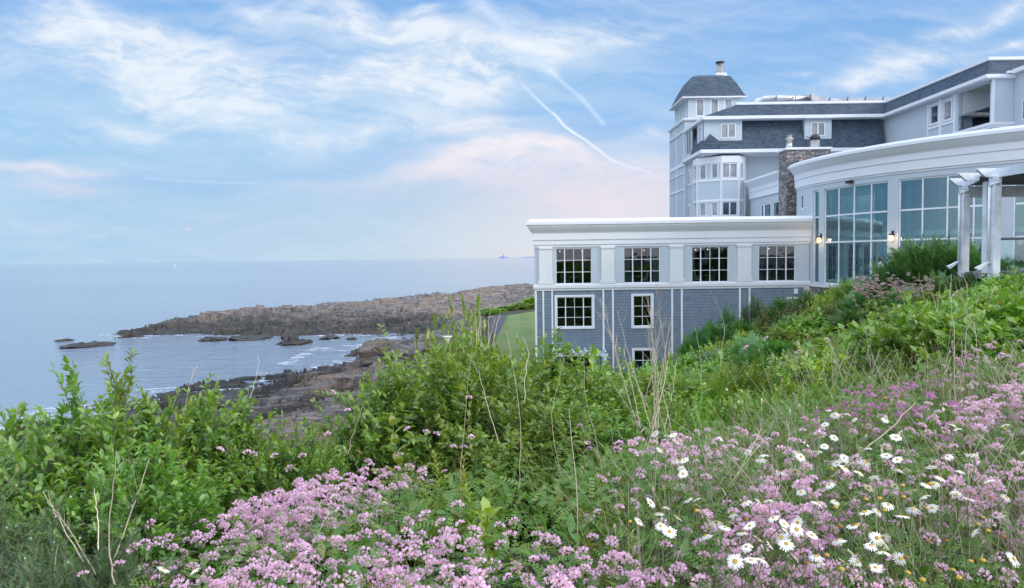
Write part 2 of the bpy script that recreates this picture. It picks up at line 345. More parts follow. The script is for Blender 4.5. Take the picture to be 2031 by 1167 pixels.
# ------------------------------------------------------------ mesh and object helpers
def tag(o, label=None, cat=None, group=None, kind=None):
    if label: o['label'] = label
    if cat: o['category'] = cat
    if group: o['group'] = group
    if kind: o['kind'] = kind
    return o
def empty(name, loc, label, cat, group=None):
    o = bpy.data.objects.new(name, None); C.objects.link(o); o.location = loc; o.empty_display_size = .3
    return tag(o, label, cat, group)
def link(name, me, mat, parent=None):
    o = bpy.data.objects.new(name, me); C.objects.link(o)
    if mat is not None and not me.materials: me.materials.append(M[mat] if isinstance(mat, str) else mat)
    if parent is not None:
        o.parent = parent; o.matrix_parent_inverse = Matrix.Translation(-Vector(parent_loc(parent)))
    return o
def parent_loc(p): return Vector(p.location) if p.type == 'EMPTY' else Vector((0, 0, 0))
class MB:
    def __init__(s): s.v, s.f, s.sm = [], [], []
    def add(s, vs, fs, smooth=False):
        n = len(s.v); s.v += [tuple(p) for p in vs]; s.f += [tuple(i + n for i in q) for q in fs]; s.sm += [smooth] * len(fs); return s
    def box(s, x0, x1, y0, y1, z0, z1):
        x0, x1 = sorted((x0, x1)); y0, y1 = sorted((y0, y1)); z0, z1 = sorted((z0, z1))
        return s.add([(x0,y0,z0),(x1,y0,z0),(x1,y1,z0),(x0,y1,z0),(x0,y0,z1),(x1,y0,z1),(x1,y1,z1),(x0,y1,z1)],
                     [(0,3,2,1),(4,5,6,7),(0,1,5,4),(1,2,6,5),(2,3,7,6),(3,0,4,7)])
    def mbox(s, fn, u0, u1, v0, v1, d0, d1, nu=1):
        """box in mapped wall space fn(u, v, d) -> xyz; nu steps along u"""
        us = [u0 + (u1 - u0) * i / nu for i in range(nu + 1)]; vs = []
        for u in us: vs += [fn(u, v0, d0), fn(u, v1, d0), fn(u, v1, d1), fn(u, v0, d1)]
        fs = []
        for i in range(nu):
            a, b = i * 4, i * 4 + 4
            for k in range(4): fs.append((a + k, b + k, b + (k + 1) % 4, a + (k + 1) % 4))
        fs += [(0, 1, 2, 3), tuple(nu * 4 + k for k in (3, 2, 1, 0))]
        return s.add(vs, fs)
    def prism(s, poly, z0, z1):
        n = len(poly)
        return s.add([(x, y, z0) for x, y in poly] + [(x, y, z1) for x, y in poly],
                     [tuple(range(n - 1, -1, -1)), tuple(range(n, 2 * n))] + [(i, (i + 1) % n, n + (i + 1) % n, n + i) for i in range(n)])
    def tube(s, pts, r, n=8, r1=None, cap=True):
        pts = [Vector(p) for p in pts]; m = len(pts); vs = []
        for i, p in enumerate(pts):
            d = (pts[min(i + 1, m - 1)] - pts[max(i - 1, 0)]).normalized()
            a = d.cross(Vector((0, 0, 1)));  a = a if a.length > .05 else d.cross(Vector((1, 0, 0)))
            a.normalize(); b = d.cross(a); rr = r if r1 is None else r + (r1 - r) * i / (m - 1)
            for k in range(n):
                th = 2 * math.pi * k / n; vs.append(p + (a * math.cos(th) + b * math.sin(th)) * rr)
        fs = [(i * n + k, i * n + (k + 1) % n, (i + 1) * n + (k + 1) % n, (i + 1) * n + k) for i in range(m - 1) for k in range(n)]
        if cap: fs += [tuple(range(n - 1, -1, -1)), tuple(range((m - 1) * n, m * n))]
        return s.add(vs, fs, True)
    def lathe(s, c, prof, n=16):
        vs = [(c[0] + r * math.cos(2*math.pi*k/n), c[1] + r * math.sin(2*math.pi*k/n), c[2] + z) for r, z in prof for k in range(n)]
        m = len(prof)
        return s.add(vs, [(i*n+k, i*n+(k+1)%n, (i+1)*n+(k+1)%n, (i+1)*n+k) for i in range(m-1) for k in range(n)] + [tuple(range(n-1,-1,-1)), tuple(range((m-1)*n, m*n))], True)
    def sweep(s, path, prof, smooth=False):
        """profile [(out, z)] (a closed loop) along a plan path; out is to the right of the direction of travel"""
        P = [Vector((p[0], p[1])) for p in path]; m = len(P); vs = []; k = len(prof)
        for i in range(m):
            n0 = (P[i] - P[i-1]).normalized() if i else None; n1 = (P[i+1] - P[i]).normalized() if i < m-1 else None
            n0 = n0 or n1; n1 = n1 or n0
            r0 = Vector((n0.y, -n0.x)); r1 = Vector((n1.y, -n1.x)); mt = (r0 + r1); mt = mt / max(.2, mt.dot(r0))
            for o, z in prof: vs.append((P[i].x + mt.x * o, P[i].y + mt.y * o, z))
        fs = [(i*k+j, (i+1)*k+j, (i+1)*k+(j+1)%k, i*k+(j+1)%k) for i in range(m-1) for j in range(k)]
        fs += [tuple(range(k)), tuple(range((m-1)*k + k-1, (m-1)*k - 1, -1))]
        return s.add(vs, fs, smooth)
    def wall(s, fn, u0, u1, v0, v1, holes, th, du=None):
        """a wall with real openings, holes [(ua, ub, va, vb)], thickness th towards +d"""
        us = {u0, u1}; vs = {v0, v1}
        for a, b, c, d in holes: us |= {a, b}; vs |= {max(c, v0), min(d, v1)}
        us = sorted(us); vs = sorted(vs)
        if du:
            o = []
            for a, b in zip(us[:-1], us[1:]):
                n = max(1, int(math.ceil((b - a) / du))); o += [a + (b - a) * i / n for i in range(n)]
            us = o + [us[-1]]
        for a, b in zip(us[:-1], us[1:]):
            for c, d in zip(vs[:-1], vs[1:]):
                um, vm = (a + b) / 2, (c + d) / 2
                if any(h[0] < um < h[1] and h[2] < vm < h[3] for h in holes): continue
                s.add([fn(a, c, 0), fn(b, c, 0), fn(b, d, 0), fn(a, d, 0), fn(a, c, th), fn(b, c, th), fn(b, d, th), fn(a, d, th)], [(0, 1, 2, 3), (5, 4, 7, 6)])
        for a, b, c, d in holes:
            c, d = max(c, v0), min(d, v1); n = 1 if not du else max(1, int(math.ceil((b - a) / du)))
            for p, q in (((a, c), (a, d)), ((b, d), (b, c))):
                s.add([fn(*p, 0), fn(*q, 0), fn(*q, th), fn(*p, th)], [(0, 1, 2, 3)])
            for i in range(n):
                x, y = a + (b - a) * i / n, a + (b - a) * (i + 1) / n
                s.add([fn(x, c, 0), fn(y, c, 0), fn(y, c, th), fn(x, c, th)], [(0, 3, 2, 1)]); s.add([fn(x, d, 0), fn(y, d, 0), fn(y, d, th), fn(x, d, th)], [(0, 1, 2, 3)])
        return s
    def build(s, name, mat, parent=None, bevel=0.0):
        me = bpy.data.meshes.new(name); me.from_pydata(s.v, [], s.f); me.update()
        me.polygons.foreach_set('use_smooth', s.sm)
        o = link(name, me, mat, parent)
        if bevel:
            b = o.modifiers.new('bevel', 'BEVEL'); b.width = bevel; b.segments = 2; b.limit_method = 'ANGLE'; b.angle_limit = rad(50)
        return o
def npmesh(name, V, quads, mat, rnd=None, tip=None, tris=None, smooth=False, parent=None):
    me = bpy.data.meshes.new(name); V = np.ascontiguousarray(V, dtype=np.float32); q = np.asarray(quads, dtype=np.int32).reshape(-1, 4)
    tr = np.zeros((0, 3), np.int32) if tris is None else np.asarray(tris, dtype=np.int32).reshape(-1, 3)
    me.vertices.add(len(V)); me.vertices.foreach_set('co', V.ravel())
    me.loops.add(q.size + tr.size); me.loops.foreach_set('vertex_index', np.concatenate([q.ravel(), tr.ravel()]))
    me.polygons.add(len(q) + len(tr))
    ls = np.concatenate([np.arange(len(q)) * 4, q.size + np.arange(len(tr)) * 3]).astype(np.int32)
    me.polygons.foreach_set('loop_start', ls)
    me.polygons.foreach_set('loop_total', np.concatenate([np.full(len(q), 4), np.full(len(tr), 3)]).astype(np.int32))
    if smooth: me.polygons.foreach_set('use_smooth', np.ones(len(q) + len(tr), bool))
    for nm, arr in (('rnd', rnd), ('tip', tip)):
        if arr is not None:
            a_ = me.attributes.new(nm, 'FLOAT', 'POINT'); a_.data.foreach_set('value', np.asarray(arr, np.float32))
    me.update(calc_edges=True)
    return link(name, me, mat, parent) if mat else me
# ------------------------------------------------------------ the land: one height field through surveyed points
SEA = -14.0
def W(px, py, z): return onz(px, py, z)
ctrl = []
# waterline of the headland and the cove (photo position of the waterline on the sea plane)
front = [(243, 659), (300, 668), (370, 667), (430, 661), (515, 657), (530, 668), (600, 668), (700, 667), (762, 668), (812, 667), (850, 672), (790, 684), (735, 698), (705, 706)]
near = [(728, 709), (598, 734), (510, 746), (456, 757), (400, 764), (345, 774), (297, 792), (230, 806), (120, 822), (0, 838)]
for p in front + near: ctrl.append(W(*p, SEA - .1))
ctrl += [(-45, 50, -14), (-52, 40, -14), (-60, 20, -14), (-70, 0, -14)]
# crest of the headland: (px, py, D)
for p in [(262, 650, 141), (300, 646, 148), (350, 637, 152), (400, 627, 158), (450, 620, 163), (500, 609, 168), (540, 611, 170), (600, 607, 172), (650, 606, 174), (700, 601, 176), (760, 598, 178),
          (800, 590, 180), (830, 585, 180), (870, 589, 184), (900, 582, 188), (950, 577, 192), (1000, 571, 196), (1060, 567, 200), (1200, 566, 205)]: ctrl.append(at(*p))
for p in [(240, 655, 152), (330, 650, 172), (430, 640, 186), (560, 625, 196), (700, 616, 204), (850, 606, 212), (1000, 594, 225), (1150, 590, 240)]:
    q = at(*p); ctrl.append((q[0], q[1], SEA - .3))
    ctrl.append((q[0] - 4, q[1] + 14, SEA - 4))
# body of the headland, photo (px, py) with height
for p in [(330, 655, -13.2), (420, 650, -12.9), (520, 645, -12.6), (600, 650, -13.2), (620, 633, -12.0), (700, 650, -13.2), (720, 630, -12.2), (800, 640, -12.6), (800, 615, -11.2), (860, 655, -13.0), (880, 630, -11.9), (850, 690, -13.0), (800, 695, -13.1),
          (900, 610, -10.4), (960, 610, -9.9), (960, 590, -9.0), (1000, 600, -9.2), (1040, 590, -8.6), (930, 640, -11.4), (900, 655, -12.0), (880, 675, -11.9)]: ctrl.append(W(*p))
# cove and open water beds
for p in [(600, 690), (700, 685), (450, 700), (300, 720), (150, 740), (200, 680), (60, 760), (650, 700), (560, 715)]: ctrl.append(W(*p, -14) [:2] + (-17.5,))
for x, y in [(-110, 150), (-140, 60), (-100, 0), (-110, 220), (-60, 250), (0, 290), (60, 300), (-80, -60)]: ctrl.append((x, y, -19))
# near shore: ledges up to the bank
for p in [(700, 722, -13.0), (600, 752, -13.1), (500, 775, -13.2), (400, 790, -13.3), (740, 735, -11.8), (650, 765, -12.2), (540, 790, -12.4), (430, 820, -12.6), (330, 830, -13.0), (200, 850, -13.3),
          (780, 735, -11.0), (820, 725, -10.4), (870, 700, -10.0), (900, 680, -9.6), (700, 790, -11.0), (600, 820, -11.0), (500, 850, -11.3), (400, 880, -11.5), (250, 900, -12.2), (850, 760, -9.4), (780, 800, -9.6), (950, 660, -8.3), (960, 630, -8.3), (985, 612, -8.2),
          (40, 900, -13.0), (640, 860, -10.0), (560, 900, -10.0)]: ctrl.append(W(*p))
# lawn terrace below the building
for x, y in [(-2.2, 62), (0, 55), (3, 52), (6, 46), (-1.5, 75), (-1.2, 90), (0, 104), (4, 104), (4, 80), (4, 64), (12, 50), (20, 55), (30, 60), (2, 44), (8, 42), (14, 60), (25, 80), (10, 110)]: ctrl.append((x, y, -7.55))
for p in [(1000, 612, -7.7), (1040, 606, -7.8), (1060, 600, -7.8)]: ctrl.append(W(*p))
ctrl += [(30, 160, -8), (60, 120, -6), (60, 60, -3), (60, 200, -8), (120, 100, -2)]
# the planted slope between the camera and the building
slope = [(0, 0, -1.30), (-2, 0, -1.45), (2, 0, -1.2), (-3, 2, -1.9), (3, 2, -1.05), (0, 2, -1.22), (0, 3.2, -1.30), (-1, 2.2, -1.32), (-1.2, 3.2, -1.6), (-2, 2.6, -1.75), (1.5, 3, -1.16), (3, 4, -1.0), (4.5, 6, -1.0), (1.5, 4.5, -1.40), (0, 4.4, -1.75), (5, 4, -.90), (5, 2, -.9), (-3, 4.5, -2.6), (-5, 5, -3.5), (-6, 2, -2.9), (-10, 4, -6), (3, 6, -1.35), (1.2, 6, -2.0), (4.2, 7.5, -1.35),
         (0, 7, -2.75), (2, 7.5, -2.15), (6, 8, -1.2), (-2, 7.5, -3.6), (-4, 9, -5.2), (1.5, 10, -3.3), (4, 10, -2.3), (7, 11, -1.7), (9, 11, -1.4), (-1, 12, -4.8), (-5, 16, -8.2), (-9, 12, -8.5), (-14, 10, -10.5),
         (3, 14, -3.7), (6, 14, -2.9), (10, 15, -2.1), (13, 17, -1.75), (1, 18, -5.6), (5, 20, -4.0), (9, 20, -3.0), (14, 22, -2.0), (16, 24, -1.8), (20, 24, -1.5), (2, 26, -6.6), (6, 28, -5.2), (10, 28, -3.9), (14, 28, -2.9), (17, 28, -2.1), (20, 32, -1.9), (17, 33, -2.5),
         (7, 35, -6.3), (11, 35, -4.9), (15, 35, -3.5), (18, 37, -2.7), (20, 38, -2.3), (9, 42, -7.2), (12, 42, -6.1), (15, 42, -4.6), (17.5, 42, -3.4), (19, 43, -2.6), (10, 47.5, -7.5), (13, 47.5, -6.2), (16, 47.5, -4.4), (19, 47.5, -2.9), (22, 50, -2.6), (35, 45, -2), (-2, 20, -8.5), (-2, 30, -9.0), (-2, 42, -8.6), (-6, 30, -10.0), (-8, 45, -10.3), (-4, 55, -9.2), (-5, 70, -9.0),
         (30, 10, -.6), (30, 30, -1.0), (40, -10, 0), (0, -10, -1.4), (-12, -6, -4), (12, 6, -.9), (-25, 25, -13), (-22, 40, -13)]
ctrl += slope
CP = np.array(ctrl, float)
_d = np.sqrt(((CP[:, None, :2] - CP[None, :, :2]) ** 2).sum(2) + .04)
_n = len(CP); _A = np.zeros((_n + 3, _n + 3)); _A[:_n, :_n] = _d + np.eye(_n) * -.25 * 0; _A[:_n, _n] = 1; _A[:_n, _n+1:] = CP[:, :2] * .01; _A[_n:, :_n] = _A[:_n, _n:].T
_w = np.linalg.lstsq(_A, np.concatenate([CP[:, 2], [0, 0, 0]]), rcond=1e-9)[0]
def gz(x, y):
    x = np.atleast_1d(np.asarray(x, float)); y = np.atleast_1d(np.asarray(y, float)); o = np.empty(x.size); xf, yf = x.ravel(), y.ravel()
    for i in range(0, x.size, 20000):
        a_, b_ = xf[i:i+20000], yf[i:i+20000]
        d = np.sqrt((a_[:, None] - CP[:, 0]) ** 2 + (b_[:, None] - CP[:, 1]) ** 2 + .04)
        o[i:i+20000] = d @ _w[:_n] + _w[_n] + (a_ * _w[_n+1] + b_ * _w[_n+2]) * .01
    return o.reshape(x.shape)
def g1(x, y): return float(gz(x, y)[0])
def hash2(ix, iy, k):
    h = (ix.astype(np.int64) * 374761393 + iy.astype(np.int64) * 668265263 + k * 1274126177) & 0xffffffff
    h = ((h ^ (h >> 13)) * 1274126177) & 0xffffffff
    return ((h ^ (h >> 16)) & 0xffff) / 65535.0
def cells(u, v, k):
    """nearest-cell id values (height, tilt u, tilt v, offset u, offset v) and distance to the cell border"""
    iu, iv = np.floor(u), np.floor(v); b1 = np.full(u.shape, 1e9); b2 = b1.copy(); res = [np.zeros(u.shape) for _ in range(5)]
    for du in (-1, 0, 1):
        for dv in (-1, 0, 1):
            cu, cv = iu + du, iv + dv; pu = cu + .15 + .7 * hash2(cu, cv, k); pv = cv + .15 + .7 * hash2(cu, cv, k + 1)
            d = (u - pu) ** 2 + (v - pv) ** 2; m = d < b1
            b2 = np.where(m, b1, np.minimum(b2, d)); b1 = np.where(m, d, b1)
            for r, val in zip(res, (hash2(cu, cv, k + 2), hash2(cu, cv, k + 3), hash2(cu, cv, k + 4), u - pu, v - pv)): r[m] = val[m]
    return res, np.sqrt(b2) - np.sqrt(b1)
def vnoise(u, v, k):
    iu, iv = np.floor(u), np.floor(v); fu, fv = u - iu, v - iv; fu = fu * fu * (3 - 2 * fu); fv = fv * fv * (3 - 2 * fv)
    h = lambda p, q: hash2(iu + p, iv + q, k)
    return (h(0, 0) * (1 - fu) + h(1, 0) * fu) * (1 - fv) + (h(0, 1) * (1 - fu) + h(1, 1) * fu) * fv
def rockz(x, y, amp=1.0):
    """fractured, tilted slabs elongated along the strike of the beds"""
    th = .46; u = x * math.cos(th) + y * math.sin(th); v = -x * math.sin(th) + y * math.cos(th)
    wu = u + 3 * (vnoise(u * .12, v * .12, 5) - .5) * 2; wv = v + 2.5 * (vnoise(u * .15, v * .15, 9) - .5) * 2
    z = np.zeros(x.shape)
    for (lu, lv, h, tl, k) in ((13, 4.2, 1.9, 1.0, 11), (4.6, 1.5, 1.05, .75, 23), (1.7, .6, .36, .32, 37)):
        (hh, tu, tv, ou, ov), e_ = cells(wu / lu, wv / lv, k)
        z += (hh - .5) * h + ou * (tu - .5) * tl + ov * (.35 + tv * .65) * tl - np.clip(.12 - e_, 0, .12) * h * 3.6
    return z * amp
def ledges(z, x, y):
    th = .46; u = x * math.cos(th) + y * math.sin(th); v = -x * math.sin(th) + y * math.cos(th)
    k = .16 * v + .03 * u + (vnoise(u * .07, v * .12, 15) - .5) * 1.6 + (vnoise(u * .4, v * .5, 16) - .5) * .35; s_ = .75; q = (z + k) / s_; f = q - np.floor(q)
    return (np.floor(q) + sst(f, .55, .95)) * s_ - k
def sst(x, a_, b_):
    q = np.clip((x - a_) / (b_ - a_), 0, 1); return q * q * (3 - 2 * q)
# vegetation line: rock to the left of it (world X as a function of Y)
def bankx(y): return np.interp(y, [-20, 0, 10, 20, 30, 45, 60, 75, 90, 105, 125, 160, 210, 260], [-12, -10, -8.5, -7.2, -6.5, -6.5, -5.4, -5.0, -4.6, -3.6, 0, 6, 14, 22])
def landz(x, y):
    z = gz(x, y); m = sst(bankx(y) - x, -.5, 2.5)
    far = np.clip(y / 100.0, .7, 1.0)
    r = rockz(x, y) * far * np.clip(1.25 - y / 300, .6, 1)
    soft = sst(z, -16, -13.4) * .55 + .45
    zz = z + r * soft; zz = zz * .35 + ledges(zz, x, y) * .65
    return np.where(m > 0, z + (zz - z) * m, z), m
def gridmesh(name, X, Yv, Zv, keep, mat, **kw):
    nr, nc = X.shape; idx = np.arange(nr * nc).reshape(nr, nc)
    q = np.stack([idx[:-1, :-1], idx[:-1, 1:], idx[1:, 1:], idx[1:, :-1]], -1).reshape(-1, 4)
    k = (keep[:-1, :-1] & keep[:-1, 1:] & keep[1:, 1:] & keep[1:, :-1]).ravel() if keep.dtype == bool else keep
    q = q[k]; used = np.unique(q); mp = np.zeros(nr * nc, np.int64); mp[used] = np.arange(len(used))
    V = np.stack([X.ravel(), Yv.ravel(), Zv.ravel()], 1)[used]
    return npmesh(name, V, mp[q], mat, **kw)
# rocks: a fan-shaped grid, finer towards the camera
cols = np.linspace(-1.10, .10, 1000); D_ = 33 * (270 / 33.) ** np.linspace(0, 1, 560)
A2, D2 = np.meshgrid(cols, D_); RX, RY = A2 * D2, D2
RZ, RM = landz(RX, RY)
o = gridmesh('rocky_shore', RX, RY, RZ, (RZ > -15.5) & (RX < bankx(RY) + 1.5), 'rock', smooth=False)
tag(o, 'fractured grey brown shore rocks and long headland', kind='structure')
# planted ground
gx, gy = np.meshgrid(np.concatenate([np.linspace(-45, -14, 30), np.linspace(-13, 24, 150), np.linspace(25, 130, 40)]), np.concatenate([np.linspace(-12, 50, 220), np.linspace(51, 260, 120)]))
gzv, gm = landz(gx, gy)
o = gridmesh('ground', gx, gy, gz(gx, gy), (gx > bankx(gy) - 2.0) | (gy < 36), 'soil', smooth=True)
tag(o, 'dark soil of the planted bank', kind='structure')
# sea
m_ = MB().add([(-40000, -2000, SEA), (40000, -2000, SEA), (40000, 40000, SEA), (-40000, 40000, SEA)], [(0, 1, 2, 3)]); tag(m_.build('sea', 'sea'), 'calm blue sea', kind='structure')
# foam along the rocks of the cove and on the outer side
rng = np.random.default_rng(4)
fz = gz(RX, RY); fn_ = vnoise(RX * .22, RY * .35, 51) * .6 + vnoise(RX * .8, RY * 1.1, 52) * .4
near_land = np.clip((RZ + 15.4) / 1.3, 0, 1)
fm = (RZ < -13.9) & ((near_land * .75 + fn_ * .6) > .72) & (RY < 215) & (RY > 50)
cove = (RX > -32) & (RX < -10) & (RY > 96) & (RY < 140) & (RZ < -13.9) & (fn_ > .5)
o = gridmesh('sea_foam', RX, RY, np.full(RX.shape, SEA + .02), fm | cove, 'foam'); tag(o, 'thin white foam washing along the shore rocks', kind='stuff')
# lawn and path as sheets on the terrace
def sheet(name, poly_l, poly_r, dz, mat, n=60, m2=14):
    """a strip between two photo-space edges lying on the terrace"""
    L = np.array([W(*p, -7.5)[:2] for p in poly_l]); R_ = np.array([W(*p, -7.5)[:2] for p in poly_r])
    tt = np.linspace(0, 1, n); f = lambda P: np.stack([np.interp(tt, np.linspace(0, 1, len(P)), P[:, i]) for i in (0, 1)], 1)
    l, r = f(L), f(R_); s_ = np.linspace(0, 1, m2)[:, None, None]; G = l[None] * (1 - s_) + r[None] * s_
    return gridmesh(name, G[..., 0], G[..., 1], np.maximum(gz(G[..., 0], G[..., 1]), -7.62) + dz, np.ones(G.shape[:2], bool), mat, smooth=True)
tag(sheet('lawn', [(938, 745), (975, 690), (985, 665), (997, 642), (1006, 625)], [(1080, 745), (1080, 690), (1080, 665), (1080, 642), (1080, 619)], .10, 'lawn'), 'mown striped lawn beside the building', kind='structure')
tag(sheet('path', [(915, 745), (955, 690), (965, 665), (972, 640), (980, 627)], [(942, 745), (977, 690), (987, 665), (999, 642), (1008, 625)], .13, 'asphalt'), 'dark asphalt path curving past the lawn', kind='structure')
# islets and boulders: each a rock of its own
def boulder(name, px, py, D, sx_, sy_, sz_, rz, seed, label, group=None, sink=.35, fr=.25):
    n, m = 40, 24; rs = np.random.default_rng(seed)
    th, ph = np.meshgrid(np.linspace(0, 2 * np.pi, n, endpoint=False), np.linspace(.02, np.pi - .02, m))
    d = np.stack([np.cos(th) * np.sin(ph), np.sin(th) * np.sin(ph), np.cos(ph)], -1); r = np.ones(d.shape[:2])
    for _ in range(16):                               # planes cut facets
        nn = rs.normal(size=3); nn /= np.linalg.norm(nn); k = .72 + .25 * rs.random(); dp = d @ nn; r = np.minimum(r, np.where(dp > .05, k / np.maximum(dp, .05), 9))
    r *= 1 - fr * .25 * (vnoise(d[..., 0] * 3 + d[..., 2] * 7 + 9, d[..., 1] * 3 + 20 + d[..., 2] * 2, seed) > .62)
    (hc, _a, _b, _c, _e), ed_ = cells(d[..., 0] * 2.2 + d[..., 1] + seed, d[..., 2] * 3.5 + d[..., 1] * 1.5 + 30, seed); r = r * (1 + (hc - .5) * fr * .5) - np.clip(.10 - ed_, 0, .1) * fr * 1.2
    (hc, _a, _b, _c, _e), ed_ = cells(d[..., 0] * 6 + d[..., 1] * 3 + seed, d[..., 2] * 9 + d[..., 0] * 2 + 60, seed + 5); r = r * (1 + (hc - .5) * .14) - np.clip(.15 - ed_, 0, .15) * .5
    V = d * r[..., None] * np.array([sx_, sy_, sz_])
    if group: V[..., 2] *= .25 + 1.3 * vnoise(V[..., 0] * 1.5 + seed, V[..., 1] * .8 + 40, seed)
    c, s = math.cos(rz), math.sin(rz)
    V = np.stack([V[..., 0] * c - V[..., 1] * s, V[..., 0] * s + V[..., 1] * c, V[..., 2]], -1).reshape(-1, 3)
    p = at(px, py, D); idx = np.arange(m * n).reshape(m, n); q = np.stack([idx[:-1], np.roll(idx[:-1], -1, 1), np.roll(idx[1:], -1, 1), idx[1:]], -1).reshape(-1, 4)
    q = np.concatenate([q, ])
    o = npmesh(name, V, q, 'rock'); o.location = (p[0], p[1], p[2]); return tag(o, label, 'rock', group)
boulder('boulder', 762, 703, 82, 2.9, 2.6, 1.9, .3, 3, 'rounded grey boulder, leftmost of the two big ones above the dark ledge')
boulder('boulder', 815, 706, 80, 2.9, 2.2, 1.5, -.2, 8, 'broad cracked boulder leaning right of the rounded boulder')
boulder('boulder', 862, 704, 80, 2.0, 1.8, 1.1, .2, 9, 'small boulder half hidden by the shrub, right of the broad cracked boulder')
def islet(px, py, wpx, h, seed, label):
    p = W(px, py, SEA); D = p[1]; hw = wpx / F * D / 2
    return boulder('sea_rock', px, py, D, hw, hw * 1.1, h, 0, seed, label, 'dark rocks standing in the shallow water', fr=.5)
islet(170, 686, 110, .55, 21, 'long low reef furthest left in the open water')
islet(125, 676, 40, .3, 22, 'small reef just above the long low reef on the left')
islet(425, 675, 60, .6, 23, 'low dark sea rock at the left mouth of the cove')
islet(492, 671, 96, .5, 24, 'flat dark sea rock in the middle of the cove mouth')
islet(585, 682, 66, 1.1, 25, 'highest brown sea rock in the cove, jagged on top')
islet(570, 672, 30, .7, 29, 'little sea rock touching the jagged brown one')
islet(655, 672, 44, .5, 26, 'small sea rock near the headland at the back of the cove')
islet(742, 679, 34, .4, 27, 'tiny sea rock in the foam at the right end of the cove')
islet(697, 674, 20, .35, 28, 'tiny dark sea rock between the two rocks at the back of the cove')
# far islands, lighthouse, sailing boat
def farland(px0, px1, prof, D, label):
    xs = np.linspace(px0, px1, len(prof)); b = MB(); k = D / F
    pts = [at(x, 513, D)[0] for x in xs]; n = len(pts)
    vs = [(x, D, SEA - 1) for x in pts] + [(x, D + 30, SEA + h * k) for x, h in zip(pts, prof)] + [(x, D + 400, SEA - 1) for x in pts]
    b.add(vs, [(i, i+1, n+i+1, n+i) for i in range(n-1)] + [(n+i, n+i+1, 2*n+i+1, 2*n+i) for i in range(n-1)]); return tag(b.build('island', 'far'), label, 'island')
farland(984, 1015, [0.2, 1.0, 3, 4.3, 4.2, 4.4, 3.6, 3, 2.6, 1, .2], 9000, 'tiny bluish island with a lighthouse on the horizon')
farland(1022, 1110, [.2, 1.4, 2.2, 2.8, 2.6, 3, 3.4, 3.2, 3.6, 3, 3, 2], 10500, 'long low strip of land on the horizon beside the building')
p = at(999, 512, 9005); k = 9000 / F
tag(MB().lathe((p[0], p[1], SEA + 3 * k), [(1.0*k, 0), (.55*k, 3.2*k), (.8*k, 3.3*k), (.5*k, 4.6*k), (.05*k, 5*k)], 8).build('lighthouse', 'far'), 'distant lighthouse tower standing on the tiny island', 'lighthouse')
p = W(346, 529, SEA); s_ = .75 * p[1] / F
b_ = empty('sailing_boat', p, 'tiny white sailing boat alone on the sea near the horizon', 'boat')
MB().add([(p[0]-.2*s_, p[1], SEA+.8*s_), (p[0]+2.2*s_, p[1], SEA+.8*s_), (p[0]+.3*s_, p[1], SEA+8*s_), (p[0]-.15*s_, p[1]+.2*s_, SEA+.9*s_), (p[0]+2.0*s_, p[1]+.3*s_, SEA+.9*s_), (p[0]+.25*s_, p[1]+.2*s_, SEA+7.9*s_)], [(0,1,2),(5,4,3),(0,2,5,3),(1,0,3,4),(2,1,4,5)]).build('sail', 'sail', b_)
MB().add([(p[0]-2*s_, p[1], SEA+.8*s_), (p[0]+2.4*s_, p[1], SEA+.8*s_), (p[0]+1.8*s_, p[1], SEA-.1), (p[0]-1.5*s_, p[1], SEA-.1), (p[0]-2*s_, p[1]+s_, SEA+.8*s_), (p[0]+2.4*s_, p[1]+s_, SEA+.8*s_), (p[0]+1.8*s_, p[1]+s_, SEA-.1), (p[0]-1.5*s_, p[1]+s_, SEA-.1)],
    [(3,2,1,0),(4,5,6,7),(0,1,5,4),(1,2,6,5),(2,3,7,6),(3,0,4,7)]).build('hull', 'sail', b_)
